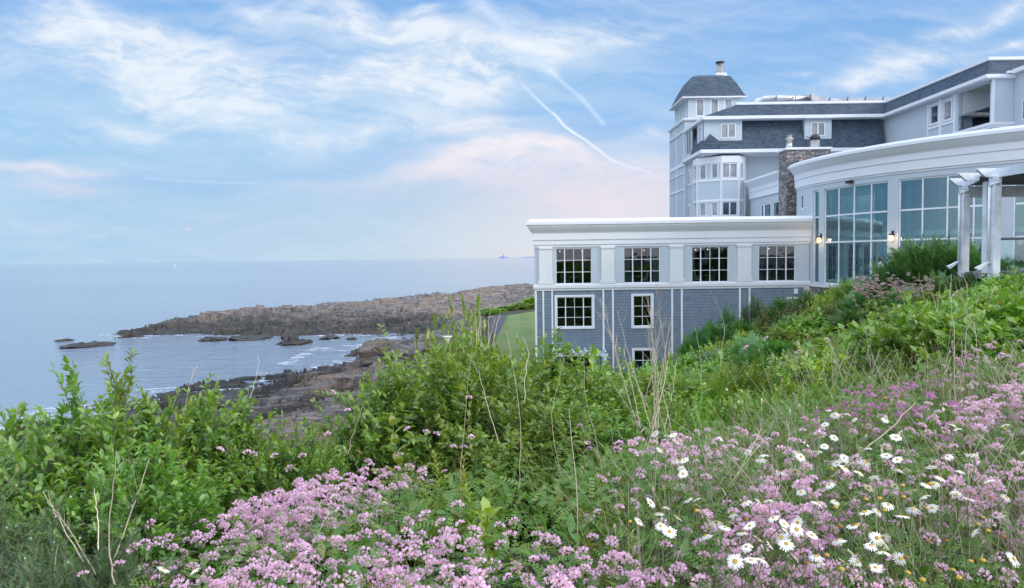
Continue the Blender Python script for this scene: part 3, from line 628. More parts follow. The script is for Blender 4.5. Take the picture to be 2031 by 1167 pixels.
# ------------------------------------------------------------ buildings
def seg(p0, p1):
    a_ = Vector((p0[0], p0[1])); b_ = Vector((p1[0], p1[1])); n = (b_ - a_).normalized(); L = (b_ - a_).length; r = Vector((n.y, -n.x))
    def fn(u, v, d): q = a_ + n * u - r * d; return (q.x, q.y, v)
    return fn, L
def window(parent, fn, u0, u1, v0, v1, cols=(), rows=(), glassm='glass', fw=.06, mw=.03, thick=(), d=.06, nu=1, trim=0, name='window', trimmat='trim'):
    """frame with mullions set into an opening; panes as a child"""
    b = MB(); q = fn
    b.mbox(q, u0, u0 + fw, v0, v1, d - .05, d + .04); b.mbox(q, u1 - fw, u1, v0, v1, d - .05, d + .04)
    b.mbox(q, u0 + fw, u1 - fw, v0, v0 + fw, d - .05, d + .04, nu); b.mbox(q, u0 + fw, u1 - fw, v1 - fw, v1, d - .05, d + .04, nu)
    cc = [(c, mw if i not in thick else mw * 2.2) for i, c in enumerate(cols)]
    for c, m_ in cc: b.mbox(q, c - m_ / 2, c + m_ / 2, v0 + fw, v1 - fw, d - .035, d + .035)
    edges = [u0 + fw] + [x for c, m_ in cc for x in (c - m_ / 2, c + m_ / 2)] + [u1 - fw]
    for r in rows:
        for i in range(0, len(edges), 2): b.mbox(q, edges[i], edges[i+1], r - mw / 2, r + mw / 2, d - .03, d + .03, max(1, nu // 2))
    w_ = b.build(name, 'frame', parent)
    g = MB(); us = [u0 + fw * .5 + (u1 - u0 - fw) * i / nu for i in range(nu + 1)]
    for x, y in zip(us[:-1], us[1:]):
        g.add([q(x, v0 + fw*.5, d + .005), q(y, v0 + fw*.5, d + .005), q(y, v1 - fw*.5, d + .005), q(x, v1 - fw*.5, d + .005)], [(0, 1, 2, 3)])
    g.build('pane', glassm, w_)
    if trim:
        t_ = MB(); t_.mbox(q, u0 - trim, u0, v0 - trim, v1 + trim, -.05, 0.02); t_.mbox(q, u1, u1 + trim, v0 - trim, v1 + trim, -.05, 0.02)
        t_.mbox(q, u0, u1, v1, v1 + trim, -.05, .02); t_.mbox(q, u0 , u1, v0 - trim, v0, -.07, .02); t_.build('trim', trimmat, w_)
    return w_
COVE = [(0, .77), (.10, .77), (.10, 1.08), (.15, 1.08), (.15, 1.50), (.18, 1.56), (.24, 1.64), (.33, 1.76), (.43, 1.92), (.47, 2.05), (.52, 2.05), (.52, 2.24), (.40, 2.27), (.22, 2.42), (-.3, 2.42), (-.3, .77)]
# ---- dining block
blk = empty('dining_pavilion', (10, 52, -7.6), 'two storey block with white cornice, grey shingled base and four big upper windows', 'building')
f0, L0 = seg((1.5, 48), (19.3, 48)); U = lambda x: x - 1.5
ups = [(2.86, 5.20), (7.27, 9.63), (11.68, 14.08), (16.02, 18.42)]
WZ0, WZ1 = -1.78, .53
pth = [(2.3, 60), (1.5, 48), (19.35, 48)]
w_ = MB().wall(f0, 0, L0, -2.0, 2.3, [(U(a), U(b), WZ0, WZ1) for a, b in ups], .28)
fl, Ll = seg((2.3, 60), (1.5, 48)); w_.wall(fl, 0, Ll - .3, -2.0, 2.3, [], .28); w_.build('upper_wall', 'stucco', blk)
MB().sweep(pth, COVE).build('cornice', 'trim', blk)
MB().sweep(pth, [(0, -2.07), (.10, -2.07), (.12, -2.05), (.12, -1.86), (.08, -1.80), (.0, -1.80)]).build('belt_course', 'cream', blk)
MB().sweep(pth, [(0.003, .62), (.04, .62), (.04, .768), (0.003, .768)]).build('frieze_band', 'trim', blk)
MB().prism([(1.9, 48.4), (19.3, 48.4), (19.3, 59.8), (2.6, 59.8)], 2.28, 2.36).build('flat_roof', 'metal', blk)
for a, b in [(1.74, 2.66), (5.77, 6.69), (10.21, 11.15), (14.60, 15.56)]:
    p_ = MB(); p_.box(a + .03, b - .03, 47.90, 47.998, -1.50, .60); p_.box(a, b, 47.86, 47.998, .48, .617); p_.box(a - .03, b + .03, 47.88, 47.998, -1.797, -1.56); p_.box(a, b, 47.89, 47.998, -1.56, -1.50)
    p_.build('pilaster', 'cream', blk, bevel=.01)
for a, b in ups:
    w4 = (b - a) / 4.0
    window(blk, f0, U(a), U(b), WZ0, WZ1, [U(a) + w4 * 1.0, U(a) + w4 * 2, U(a) + w4 * 3.0], [WZ0 + .77, WZ0 + 1.54], fw=.05, mw=.032, thick=(0, 2), d=.10)
lows = [(2.89, 5.22, -4.58, -2.62), (7.87, 9.06, -4.60, -2.60), (7.90, 9.12, -8.0, -6.16), (3.3, 5.3, -8.0, -6.22)]
w_ = MB().wall(f0, 0, L0, -8.3, -2.05, [(U(a), U(b), c, d) for a, b, c, d in lows], .28); w_.wall(fl, 0, Ll - .3, -8.3, -2.05, [], .28); w_.build('shingled_wall', 'shingle', blk)
a, b, c, d = lows[0]; w4 = (b - a) / 4; window(blk, f0, U(a), U(b), c, d, [U(a) + w4, U(a) + 2 * w4, U(a) + 3 * w4], [c + .62, c + 1.29], fw=.05, mw=.03, thick=(0, 2), trim=.13)
a, b, c, d = lows[1]; window(blk, f0, U(a), U(b), c, d, [U(a) + .6], [c + .65, c + 1.32], fw=.05, mw=.035, trim=.13)
a, b, c, d = lows[2]; window(blk, f0, U(a), U(b), c, d, [U(a) + .6], [d - .68], fw=.05, mw=.035, trim=.13)
a, b, c, d = lows[3]; window(blk, f0, U(a), U(b), c, d, [U(a) + 1.0], [], fw=.08, mw=.10, name='glass_door', trim=.10)
for x, wd in [(1.48, .13), (1.97, .11), (2.55, .11), (5.87, .12), (6.49, .12), (10.34, .12), (10.97, .12), (14.74, .12), (15.37, .12), (18.98, .34)]:
    MB().box(x, x + wd, 47.955, 47.998, -8.3, -2.205).build('corner_board', 'trim', blk)
MB().box(1.48, 19.3, 47.95, 47.998, -2.20, -2.075).build('frieze_board', 'trim', blk)
MB().box(18.3, 18.52, 47.82, 47.99, -2.62, -2.28).build('wall_box', 'trim', blk)
MB().box(17.75, 18.9, 47.9, 47.99, -2.95, -2.83).box(17.75, 17.87, 47.9, 47.99, -4.6, -2.95).box(18.78, 18.9, 47.9, 47.99, -4.6, -2.95).build('door_surround', 'trim', blk)
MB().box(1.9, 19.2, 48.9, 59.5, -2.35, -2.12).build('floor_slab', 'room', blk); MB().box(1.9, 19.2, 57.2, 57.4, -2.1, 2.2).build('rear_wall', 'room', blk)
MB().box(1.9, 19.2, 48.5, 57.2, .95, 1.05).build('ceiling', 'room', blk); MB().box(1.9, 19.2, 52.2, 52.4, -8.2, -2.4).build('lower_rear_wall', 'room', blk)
# side curtains behind two of the upper windows
for xa, xb in ((7.3, 7.75), (9.2, 9.6), (16.06, 16.5), (11.72, 11.95)):
    n_ = 16; p_ = [(xa + (xb - xa) * i / (n_ - 1), 48.42 + .035 * math.sin(i * 1.7), -1.75) for i in range(n_)]
    MB().add(p_ + [(x, y, .6) for x, y, z in p_], [(i, i + 1, n_ + i + 1, n_ + i) for i in range(n_ - 1)], True).build('curtain', 'curtain', blk)
# garden pergola over the glass door
pg = empty('garden_pergola', (4.2, 47.0, -7.8), 'small white wooden pergola over the glass door at the foot of the shingled wall', 'pergola')
for x in (2.62, 5.82):
    for y in (47.86, 46.7): MB().box(x, x + .12, y - .06, y + .06, -8.0, -6.33).build('post', 'wood', pg)
for y in (47.86, 46.7): MB().box(2.35, 6.05, y - .04, y + .04, -6.33, -6.15).build('beam', 'wood', pg)
for i in range(9):
    x = 2.62 + i * .40; MB().add([(x, 46.30, -6.03), (x, 46.50, -6.149), (x, 47.94, -6.149), (x, 47.94, -5.95), (x, 46.36, -5.95), (x+.07, 46.30, -6.03), (x+.07, 46.50, -6.149), (x+.07, 47.94, -6.149), (x+.07, 47.94, -5.95), (x+.07, 46.36, -5.95)],
        [(0, 1, 2, 3, 4), (9, 8, 7, 6, 5)] + [(i_, i_ + 5, (i_ + 1) % 5 + 5, (i_ + 1) % 5) for i_ in range(5)]).build('rafter', 'wood', pg)
# ---- people and tables behind the glass
def person(loc, rz, pose, shirt, label, group=None):
    root = empty('person', loc, label, 'person', group); root.rotation_euler = (0, 0, rz)
    me = bpy.data.meshes.new('body'); sit = pose == 'sit'; h = .46 if sit else .92
    V = [(0, 0, h), (0, 0, h + .22), (0, .02, h + .46), (0, .0, h + .58), (0, -.02, h + .70),
         (-.19, 0, h + .44), (-.27, -.06, h + .18), (-.20, -.28, h + .14), (-.16, -.38, h + .15), (.19, 0, h + .44), (.27, -.04, h + .18), (.22, -.26, h + .12), (.17, -.36, h + .15)]
    Ed = [(0, 1), (1, 2), (2, 3), (3, 4), (2, 5), (5, 6), (6, 7), (7, 8), (2, 9), (9, 10), (10, 11), (11, 12)]
    Rr = [.15, .13, .145, .055, .07, .07, .048, .036, .034, .07, .048, .036, .034]
    for sgn in (-1, 1):
        n = len(V)
        if sit: V += [(.1*sgn, -.04, h), (.12*sgn, -.44, h), (.12*sgn, -.42, .08), (.12*sgn, -.58, .04)]
        else: V += [(.1*sgn, 0, h - .06), (.11*sgn, -.02, .48), (.11*sgn, 0, .08), (.12*sgn, -.16, .04)]
        Ed += [(0, n), (n, n+1), (n+1, n+2), (n+2, n+3)]; Rr += [.09, .068, .045, .04]
    me.from_pydata(V, Ed, []); o = link('body', me, shirt, root); o.matrix_parent_inverse.identity()
    import bmesh
    bm = bmesh.new(); bm.from_mesh(me); sk = bm.verts.layers.skin.new()
    for i, v in enumerate(bm.verts): v[sk].radius = (Rr[i], Rr[i] * (.72 if i < 3 else 1)); v[sk].use_root = i == 0
    bm.to_mesh(me); bm.free(); o.modifiers.new('skin', 'SKIN')
    o.modifiers.new('sub', 'SUBSURF').levels = 1; o.modifiers[-1].render_levels = 2
    b = MB(); zz = h + .64
    b.lathe((0, -.03, zz), [(.02, 0), (.055, .02), (.072, .07), (.078, .13), (.072, .19), (.045, .235), (.005, .25)], 14)
    b.add([(-.012, -.1, zz + .12), (.012, -.1, zz + .12), (.016, -.125, zz + .085), (-.016, -.125, zz + .085), (0, -.1, zz + .07)], [(0, 1, 2, 3), (3, 2, 4)])
    hd = b.build('head', 'skin', None); hd.parent = root
    hh = MB().lathe((0, -.01, zz + .07), [(.07, 0), (.088, .05), (.088, .12), (.06, .185), (.005, .2)], 14).build('hair', 'hair', None); hh.parent = root
    return root
def table(x, y, label):
    r = empty('dining_table', (x, y, -2.1), label, 'table', 'tables behind the big windows')
    MB().lathe((x, y, -1.40), [(.42, 0), (.44, .01), (.44, .03), (.42, .035)], 20).build('tabletop', 'table', r)
    MB().lathe((x, y, -2.1), [(.25, 0), (.22, .03), (.035, .06), (.035, .70)], 12).build('pedestal', 'black', r)
for i, (x, y, rz, pose, sh) in enumerate([(3.4, 49.8, 1.2, 'sit', 'shirt2'), (7.75, 49.6, 1.9, 'sit', 'shirt2'), (9.1, 49.7, -1.6, 'sit', 'shirt'), (8.2, 51.5, 2.8, 'sit', 'shirt2'), (12.3, 49.9, 1.5, 'sit', 'shirt'), (13.6, 49.8, -1.4, 'sit', 'shirt2'), (16.6, 49.9, 1.4, 'sit', 'shirt2'), (17.7, 51, -1.5, 'sit', 'shirt')]):
    person((x, y, -2.1), rz, pose, sh, ['seated diner in grey behind the leftmost upper window', 'seated diner in grey at the left of the second upper window', 'diner in a white shirt at the right of the second upper window', 'diner in grey deeper in the room behind the second upper window',
        'diner in a white shirt behind the third upper window', 'diner in grey at the right of the third upper window', 'diner in grey at the left of the fourth upper window', 'diner in a white shirt deep in the room behind the fourth upper window'][i])
for x, y, l in [(4.1, 49.8, 'round table behind the leftmost upper window'), (8.4, 49.6, 'round table between two diners in the second upper window'), (12.95, 49.9, 'round table between the diners in the third upper window'), (17.1, 50.0, 'round table behind the fourth upper window')]: table(x, y, l)
for x, y in [(3.3, 50.5), (4.9, 51.5), (8.0, 50.5), (9.3, 52), (12.4, 50.5), (13.0, 52.3), (13.5, 51), (17.9, 51.5)]:
    o = empty('pendant_lamp', (x, y, .95), 'small lit pendant lamp hanging in the dark dining room', 'lamp', 'pendant lamps in the dining room')
    MB().tube([(x, y, .95), (x, y, .40)], .008, 5).build('cord', 'black', o); MB().lathe((x, y, .32), [(.01, 0), (.035, .02), (.04, .05), (.015, .08)], 10).build('bulb', 'lamp', o)
# ---- rotunda
DC, DR = (37.2, 49.0), 17.9
def fd(u, v, d):
    th = rad(u); r = DR - d; return (DC[0] - r * math.cos(th), DC[1] - r * math.sin(th), v)
arc = lambda a, b, st=1.5: [fd(a + (b - a) * i / max(1, round((b - a) / st)), 0, 0)[:2] for i in range(max(1, round((b - a) / st)) + 1)]
rot_ = empty('rotunda', (24, 45, -3), 'curved white lounge wing with a sweeping cornice and tall teal windows', 'building')
G = [(4.7, 6.9, [], 1), (8.8, 25.2, [13.2, 17.4, 21.5], 4), (27.3, 43.5, [31.5, 35.6, 39.6], 4), (45.1, 62.5, [49.5, 54.5, 58.5], 4)]
holes = [(g[0], g[1], -1.93, 3.97) for g in G] + [(-1.7, -.1, 2.88, 3.98)]
MB().wall(fd, -4.2, 75, -2.0, 4.9, holes, .3, du=1.5).build('curved_wall', 'stucco', rot_)
Z0 = 3.55
COV2 = [(o_, z_ + 3.62 if z_ < 1.1 else z_ + 3.62) for o_, z_ in COVE]
MB().sweep(arc(-4.5, 75), [(0, 4.40), (.10, 4.40), (.10, 4.92), (.15, 4.92), (.15, 5.24), (.18, 5.30), (.26, 5.38), (.36, 5.50), (.45, 5.62), (.48, 5.70), (.54, 5.70), (.54, 5.86), (.46, 5.88), (.42, 5.97), (.2, 6.02), (-.35, 6.02), (-.35, 4.40)]).build('cornice', 'trim', rot_)
MB().sweep(arc(-4.5, 75), [(0.003, 4.28), (.04, 4.28), (.04, 4.39), (0.003, 4.39)]).build('frieze_band', 'trim', rot_)
MB().prism([fd(-4 + 79 * i / 40, 0, .5)[:2] for i in range(41)] + [(45, 52)], 5.8, 5.9).build('flat_roof', 'metal', rot_)
MB().sweep(arc(-4.2, 75), [(0, -2.14), (.06, -2.14), (.06, -2.0), (0, -2.0)]).build('belt_course', 'cream', rot_)
MB().wall(fd, -4.2, 75, -4.5, -2.14, [], .3, du=3).build('stone_base', 'stone', rot_)
for a, b, cols_, nu in G:
    nn = max(1, nu * 3)
    def fdd(u, v, d): return fd(u, v, d)
    w_ = MB(); dg = .0032 / .01
    wd = lambda m_: m_ / DR * 57.3
    f_ = MB()
    for x in [a + wd(.06) / 2] + cols_ + [b - wd(.06) / 2]: f_.mbox(fd, x - wd(.075) / 2, x + wd(.075) / 2, -1.93, 3.97, .06, .16)
    ed = [a + wd(.06)] + cols_ + [b - wd(.06)]
    for x, y in zip(ed[:-1], ed[1:]):
        for z in (-1.89, .66, 2.28, 3.93): f_.mbox(fd, x + wd(.04), y - wd(.04), z - .045, z + .045, .07, .15, 3)
    wn = f_.build('tall_window', 'frame', rot_); g_ = MB(); us = np.linspace(a, b, nn + 1)
    for x, y in zip(us[:-1], us[1:]): g_.add([fd(x, -1.92, .11), fd(y, -1.92, .11), fd(y, 3.96, .11), fd(x, 3.96, .11)], [(0, 1, 2, 3)])
    g_.build('pane', 'glass_teal', wn)
window(rot_, fd, -1.7, -.1, 2.88, 3.98, glassm='dark', fw=.15, mw=.03, d=.08)
MB().wall(fd, 0, 75, -2.1, 4.2, [], .2, du=3)
inner = MB()
inner.wall(lambda u, v, d: fd(u, v, d + 6.0), -20, 80, -2.1, 4.6, [], .2, du=4); inner.build('inner_wall', 'roomlight', rot_)
MB().prism([fd(-4 + 79 * i / 30, 0, .6)[:2] for i in range(31)] + [(45, 52)], -2.25, -2.12).build('lounge_floor', 'table', rot_)
MB().prism([fd(-4 + 79 * i / 30, 0, .6)[:2] for i in range(31)] + [(45, 52)], 4.35, 4.45).build('ceiling', 'roomlight', rot_)
MB().sweep([fd(6 + i * 2, 0, 1.2)[:2] for i in range(30)], [(0, .92), (.12, .92), (.12, 1.16), (0, 1.16)]).build('ceiling_beam', 'frame', rot_)
def curtain(a, b, z0, z1, d0=.45):
    n = int((b - a) * 14); us = np.linspace(a, b, n); m_ = MB(); p_ = [fd(u, z0, d0 + .06 * math.sin(i * 1.15) + .02 * math.sin(i * .37)) for i, u in enumerate(us)]
    m_.add(p_ + [(x, y, z1) for x, y, z in p_], [(i, i + 1, n + i + 1, n + i) for i in range(n - 1)], True); m_.build('curtain', 'curtain', rot_)
for a, b in [(5, 6.6), (9, 10.6), (12.2, 14.4), (16, 18.4), (19.8, 22.0), (23.6, 25)]: curtain(a, b, -1.95, .60)
curtain(9, 10.8, .7, 3.9, .5); curtain(27.5, 28.6, -1.9, 3.9, .5)
def sconce(parent, fn, u, z, du):
    o = MB(); o.mbox(fn, u - du * .6, u + du * .6, z + .02, z + .36, -.06, -.001); o.mbox(fn, u - du * 1.1, u + du * 1.1, z + .10, z + .20, -.24, -.06); s_ = o.build('wall_lamp', 'black', parent)
    c = fn(u, z - .17, -.16); MB().lathe(c, [(.085, 0), (.105, .02), (.105, .24), (.06, .27)], 12).build('lamp_glass', 'lamp', s_)
    l = bpy.data.lights.new('lamp_light', 'POINT'); l.energy = 9; l.color = (1, .62, .3); l.shadow_soft_size = .08
    lo = bpy.data.objects.new('lamp_light', l); C.objects.link(lo); q = fn(u, z - .05, -.42); lo.location = q
sconce(rot_, fd, 7.85, .86, .30); sconce(rot_, fd, 26.3, .82, .30)
b = MB(); q = fd(17.0, 4.12, -.18); b.tube([fd(17.0, 4.25, 0), fd(17.0, 4.25, -.15)], .03, 6); b.box(q[0] - .2, q[0] + .18, q[1] - .12, q[1] + .12, q[2] - .06, q[2] + .10); b.build('flood_light', 'black', rot_)
# link wing behind the chimney (same cornice, straight wall running back)
fk, Lk = seg((19.35, 60), (19.35, 52.5))
MB().wall(fk, 0, Lk, 1.0, 4.9, [(2.3, 4.6, 2.0, 3.85), (5.0, 7.2, 2.0, 3.85)], .3).build('link_wall', 'stucco', rot_)
MB().sweep([(19.35, 60), (19.35, 52.5)], [(0, 4.40), (.10, 4.40), (.10, 4.92), (.15, 4.92), (.15, 5.24), (.26, 5.38), (.45, 5.62), (.54, 5.70), (.54, 5.86), (.42, 5.9), (-.35, 5.9), (-.35, 4.40)]).build('link_cornice', 'trim', rot_)
window(rot_, fk, 2.3, 4.6, 2.0, 3.85, [3.0], [], 'glass_teal', fw=.12, mw=.3, d=.1); window(rot_, fk, 5.0, 7.2, 2.0, 3.85, [], [], 'glass_teal', fw=.12, d=.1)
MB().box(19.9, 28, 52, 59.9, 4.5, 5.7).build('link_roof', 'metal', rot_)
# ---- stone chimney
ch = empty('stone_chimney', (22, 55.8, 2.4), 'square fieldstone chimney with a white cap rising behind the low roofs', 'chimney')
MB().box(18.92, 21.95, 51.0, 52.5, 2.3, 7.08).build('stack', 'stone', ch, bevel=.03)
MB().box(18.84, 22.03, 50.92, 52.58, 7.083, 7.24).build('cap', 'trim', ch, bevel=.02)
f1_ = MB().lathe((19.35, 51.7, 7.243), [(.26, 0), (.26, .06), (.22, .06), (.22, .62), (.30, .64), (.30, .72), (.18, .74), (.18, .86), (.24, .9), (.1, 1.0)], 14).build('flue', 'steel', ch)
MB().lathe((19.35, 51.7, 8.14), [(.20, 0), (.21, .05), (.05, .16)], 12).build('cowl', 'black', f1_)
f2_ = MB().lathe((21.1, 51.6, 7.243), [(.40, 0), (.40, .04), (.32, .05), (.32, .55)], 16).build('flue', 'steel', ch)
MB().lathe((21.1, 51.6, 7.80), [(.30, 0), (.34, .05), (.33, .22), (.22, .38), (.05, .44)], 16).tube([(20.8, 51.6, 7.94), (20.5, 51.6, 8.06), (20.45, 51.6, 7.74), (20.47, 51.6, 7.29)], .035, 8).build('cowl', 'black', f2_)
# ---- hotel wing A with mansard, corner bay and dormers
wa = empty('hotel_wing', (23, 62, -3), 'pale hotel wing with a dark blue mansard roof, two dormers and a corner bay', 'building')
fA, LA = seg((15.6, 61), (30, 61))
MB().wall(fA, 0, LA, -3, 8.2, [], .3).box(15.42, 15.75, 65.6, 66.3, -3, 8.39).build('front_wall', 'stucco_far', wa)
fS, LS = seg((15.6, 66.2), (15.6, 61)); MB().wall(fS, 0, LS, -3, 8.2, [], .3).build('side_wall', 'stucco_far', wa)
for u in (1.0, 2.6):
    for z0_, z1_ in ((6.1, 7.3), (3.2, 4.3)): window(wa, fS, u, u + .75, z0_, z1_, [], [], 'dull', fw=.05, d=-.02, trim=.1)
bay = [(15.6, 63.2), (15.38, 62.6), (15.32, 61.1), (16.92, 59.75), (18.34, 59.75), (19.0, 60.3), (19.05, 61.0)]
wb_, tr_ = MB(), MB()
for i, (p_, q_) in enumerate(zip(bay[:-1], bay[1:])):
    fb, Lb = seg(p_, q_); ww = {1: [(.45, 1.05)], 2: [(.25, .78), (1.28, 1.80)], 3: [(.10, 1.28)], 4: [(.25, .60)]}.get(i, [])
    wb_.wall(fb, 0, Lb, -3, 7.9, [(a, b, z0_, z1_) for a, b in ww for z0_, z1_ in ((6.16, 7.30), (3.15, 4.22), (0, 1.1))], .12)
    for a, b in ww:
        for z0_, z1_ in ((6.16, 7.30), (3.15, 4.22)): window(wa, fb, a, b, z0_, z1_, [(a + b) / 2] if i == 3 else [], [], 'dark' if (i == 3 and z1_ < 5) else 'dull', fw=.045, mw=.10, d=.05)
    for z0_, z1_ in ((7.36, 7.9), (5.92, 6.10), (4.28, 4.46), (2.9, 3.09)): tr_.mbox(fb, .075, Lb - .075, z0_, z1_, -.04, -.001)
    tr_.mbox(fb, 0, .07, -3, 7.9, -.05, -.001); tr_.mbox(fb, Lb - .07, Lb, -3, 7.9, -.05, -.001)
    if i in (2, 3, 4):
        for a, b in ww:
            for x in (a - .07, b): tr_.mbox(fb, x, x + .07, 6.10, 7.36, -.045, -.002)
wb_.build('bay', 'stucco_far', wa); tr_.build('bay_trim', 'trim', wa)
lowp = [(15.6, 64.0), (15.6, 61.0), (30, 61.0)]
MB().sweep(lowp, [(0, 8.02), (.30, 8.02), (1.38, 8.12), (1.42, 8.14), (1.42, 8.38), (1.30, 8.41), (0, 8.41)] if False else [(0, 7.9), (.5, 7.95), (1.40, 8.10), (1.44, 8.12), (1.44, 8.38), (1.25, 8.41), (0, 8.41)]).build('eave', 'trim', wa) if False else None
# the eave projects 1.4 m at the front and 0.35 m at the side
def quadstrip(b, A, B):
    for i in range(len(A) - 1): b.add([A[i], A[i+1], B[i+1], B[i]], [(0, 1, 2, 3)])
def ring(xl, yf, yb, z): return [(xl, yb, z), (xl, yf, z), (30.0, yf, z)]
e_ = MB(); R_ = [ring(15.62, 61.0, 66, 7.92), ring(15.26, 59.56, 66, 8.10), ring(15.22, 59.52, 66, 8.12), ring(15.22, 59.52, 66, 8.38), ring(15.45, 59.75, 66, 8.42)]
for A_, B_ in zip(R_[:-1], R_[1:]): quadstrip(e_, A_, B_)
e_.build('eave', 'trim', wa)
r_ = MB(); R_ = [ring(15.30, 59.60, 63.4, 8.40), ring(15.42, 59.74, 63.4, 8.75), ring(15.60, 59.95, 63.4, 9.4), ring(15.80, 60.2, 63.4, 10.1), ring(15.95, 60.35, 63.4, 10.93)]
for A_, B_ in zip(R_[:-1], R_[1:]): quadstrip(r_, A_, B_)
r_.add([(15.30, 63.4, 8.40), (15.6, 63.4, 9.4), (15.95, 63.4, 10.93), (17, 63.4, 10.93), (17, 63.4, 8.4)], [(0, 1, 2, 3, 4)])
r_.build('mansard_roof', 'roof', wa)
# upper eave and upper roof, one line over both wings
ue = MB().sweep([(15.95, 66), (15.95, 60.1), (30.35, 60.1), (30.35, 47.3), (33.4, 47.3)], [(-.2, 10.74), (.42, 10.72), (.60, 10.78), (.60, 11.0), (.5, 11.03), (-.2, 11.03)]); ue.build('upper_eave', 'trim', wa)
up = MB(); T = 12.0
up.add([(15.45, 66, 11.03), (15.45, 59.6, 11.03), (18.3, 60.2, T), (18.3, 66, T), (29.85, 59.6, 11.03), (30.3, 60.2, T), (29.85, 46.8, 11.03), (30.3, 47.3, T), (48, 46.8, 11.03), (48, 47.3, T)],
       [(0, 1, 2, 3), (1, 4, 5, 2), (4, 6, 7, 5), (6, 8, 9, 7)]); up.build('upper_roof', 'roof', wa)
MB().sweep([(18.3, 66), (18.3, 60.2), (30.3, 60.2), (30.3, 47.3), (48, 47.3)], [(-.25, T - .02), (.05, T - .02), (.08, T + .02), (.08, T + .20), (-.25, T + .22)]).build('roof_edge', 'trim', wa)
MB().prism([(18.5, 60.4), (30.5, 60.4), (30.5, 47.5), (48, 47.5), (48, 75), (18.5, 75)], T - .1, T).build('flat_roof', 'metal', wa)
def dormer(x0, x1, wx0, wx1, yf, z0, z1, side):
    fw_, Lw = seg((x0, yf), (x1, yf)); d_ = MB().wall(fw_, 0, Lw, z0, z1, [(wx0 - x0, wx1 - x0, z0 + .22, z1 - .38)], .1); d_.box(x0, x0 + .08, yf + .1, 60.8, z0, z1); d_.box(x1 - .08, x1, yf + .1, 60.8, z0, z1)
    d_.box(x0 + .08, x1 - .08, yf + .102, 60.8, z0, z0 + .05); o = d_.build('dormer', 'stucco_far', wa)
    wnd = window(o, fw_, wx0 - x0, wx1 - x0, z0 + .22, z1 - .38, [(wx0 + wx1) / 2 - x0], [], 'dull', fw=.07, mw=.09, d=.02)
    c_ = MB().box(x0 - .10, x1 + .10, yf - .20, 59.48, z1 - .08, z1 + .16); c_.build('dormer_eave', 'trim', o)
    return o
d1_ = dormer(15.55, 18.62, 16.90, 18.10, 59.86, 9.10, 10.84, 1)
fs_, Ls_ = seg((15.54, 61.9), (15.54, 59.96)); MB().wall(fs_, 0, Ls_, 9.10, 10.84, [], .06).build('dormer_side', 'stucco_far', wa); window(wa, fs_, .6, 1.5, 9.3, 10.4, [1.05], [], 'dull', d=-.02)
dormer(23.62, 25.80, 24.12, 25.28, 59.86, 9.15, 10.84, 0)
r_ = MB().add([(15.22, 59.7, 8.6), (16.0, 59.72, 9.65), (16.75, 59.7, 9.08), (16.75, 59.6, 8.5), (15.3, 59.62, 8.45)], [(0, 4, 3, 2, 1)]).build('roof_flare', 'roof', wa)
# right wing B
fB, LB = seg((30.3, 61), (30.3, 46.9))
hb = [(7.17, 8.19, 9.12, 10.42), (8.77, 9.77, 9.09, 10.40), (10.5, 14.1, 8.10, 10.62)]
MB().wall(fB, 0, LB, -2, 10.75, hb[:2] + [(10.5, 13.95, 8.10, 10.62)], .25).build('right_wall', 'stucco', wa)
MB().add([(30.29, 61, 8.3), (30.29, 58.2, 8.3), (30.29, 58.3, 8.8), (30.29, 58.6, 9.6), (30.29, 58.7, 10.7), (30.29, 61, 10.7)], [(5, 4, 3, 2, 1, 0)]) 
for a, b, c, d in hb[:2]: window(wa, fB, a, b, c, d, [], [], 'dark' if a < 8 else 'dull', fw=.07, d=.06, trim=.10)
t_ = MB()
for x in (6.85, 8.33, 10.05): t_.mbox(fB, x, x + .28 if x > 8 and x < 9 else x + .16, 6.0, 10.7, -.06, -.002)
t_.mbox(fB, 7.02, 8.32, 8.78, 8.96, -.05, -.003); t_.mbox(fB, 8.62, 10.04, 8.78, 8.96, -.05, -.003); t_.build('window_surround', 'trim', wa)
bl = MB(); bl.box(30.56, 33.5, 46.95, 50.5, 7.9, 8.05); bl.box(33.3, 33.5, 46.95, 50.5, 8.05, 10.7); bl.box(30.6, 33.3, 50.5, 50.6, 8.05, 10.7); bl.build('balcony', 'trim', wa)
MB().sweep([(30.3, 50.7), (30.3, 46.9), (33.5, 46.9)], [(0.002, 7.72), (.10, 7.72), (.10, 7.86), (.16, 7.88), (.16, 8.06), (0.002, 8.06)]).build('balcony_edge', 'trim', wa)
MB().box(30.32, 30.35, 47.05, 50.4, 8.12, 9.08).build('balcony_glass', 'glass_rail', wa); MB().box(30.29, 30.38, 47.05, 50.4, 9.08, 9.13).build('balcony_rail', 'metal', wa)
MB().box(30.3, 32.6, 46.9, 47.15, 5, 10.75).build('column', 'stucco', wa); MB().box(30.25, 30.40, 46.86, 47.0, 8.07, 10.73).build('column_trim', 'trim', wa)
fE, LE = seg((31.62, 46.88), (31.62, 38)); MB().wall(fE, 0, LE, 4, 11.2, [(.75, 1.75, 8.05, 9.25)], .25).build('end_wall', 'stucco', wa)
window(wa, fE, .75, 1.75, 8.05, 9.25, [1.25], [], 'dark', d=.05)
MB().sweep([(31.62, 46.7), (31.62, 38)], [(-.2, 11.0), (.3, 11.0), (.3, 11.25), (-.2, 11.25)]).build('end_eave', 'trim', wa)
MB().box(31.0, 31.8, 46.55, 46.75, 11.03, 11.16).build('roof_hatch', 'trim', wa)
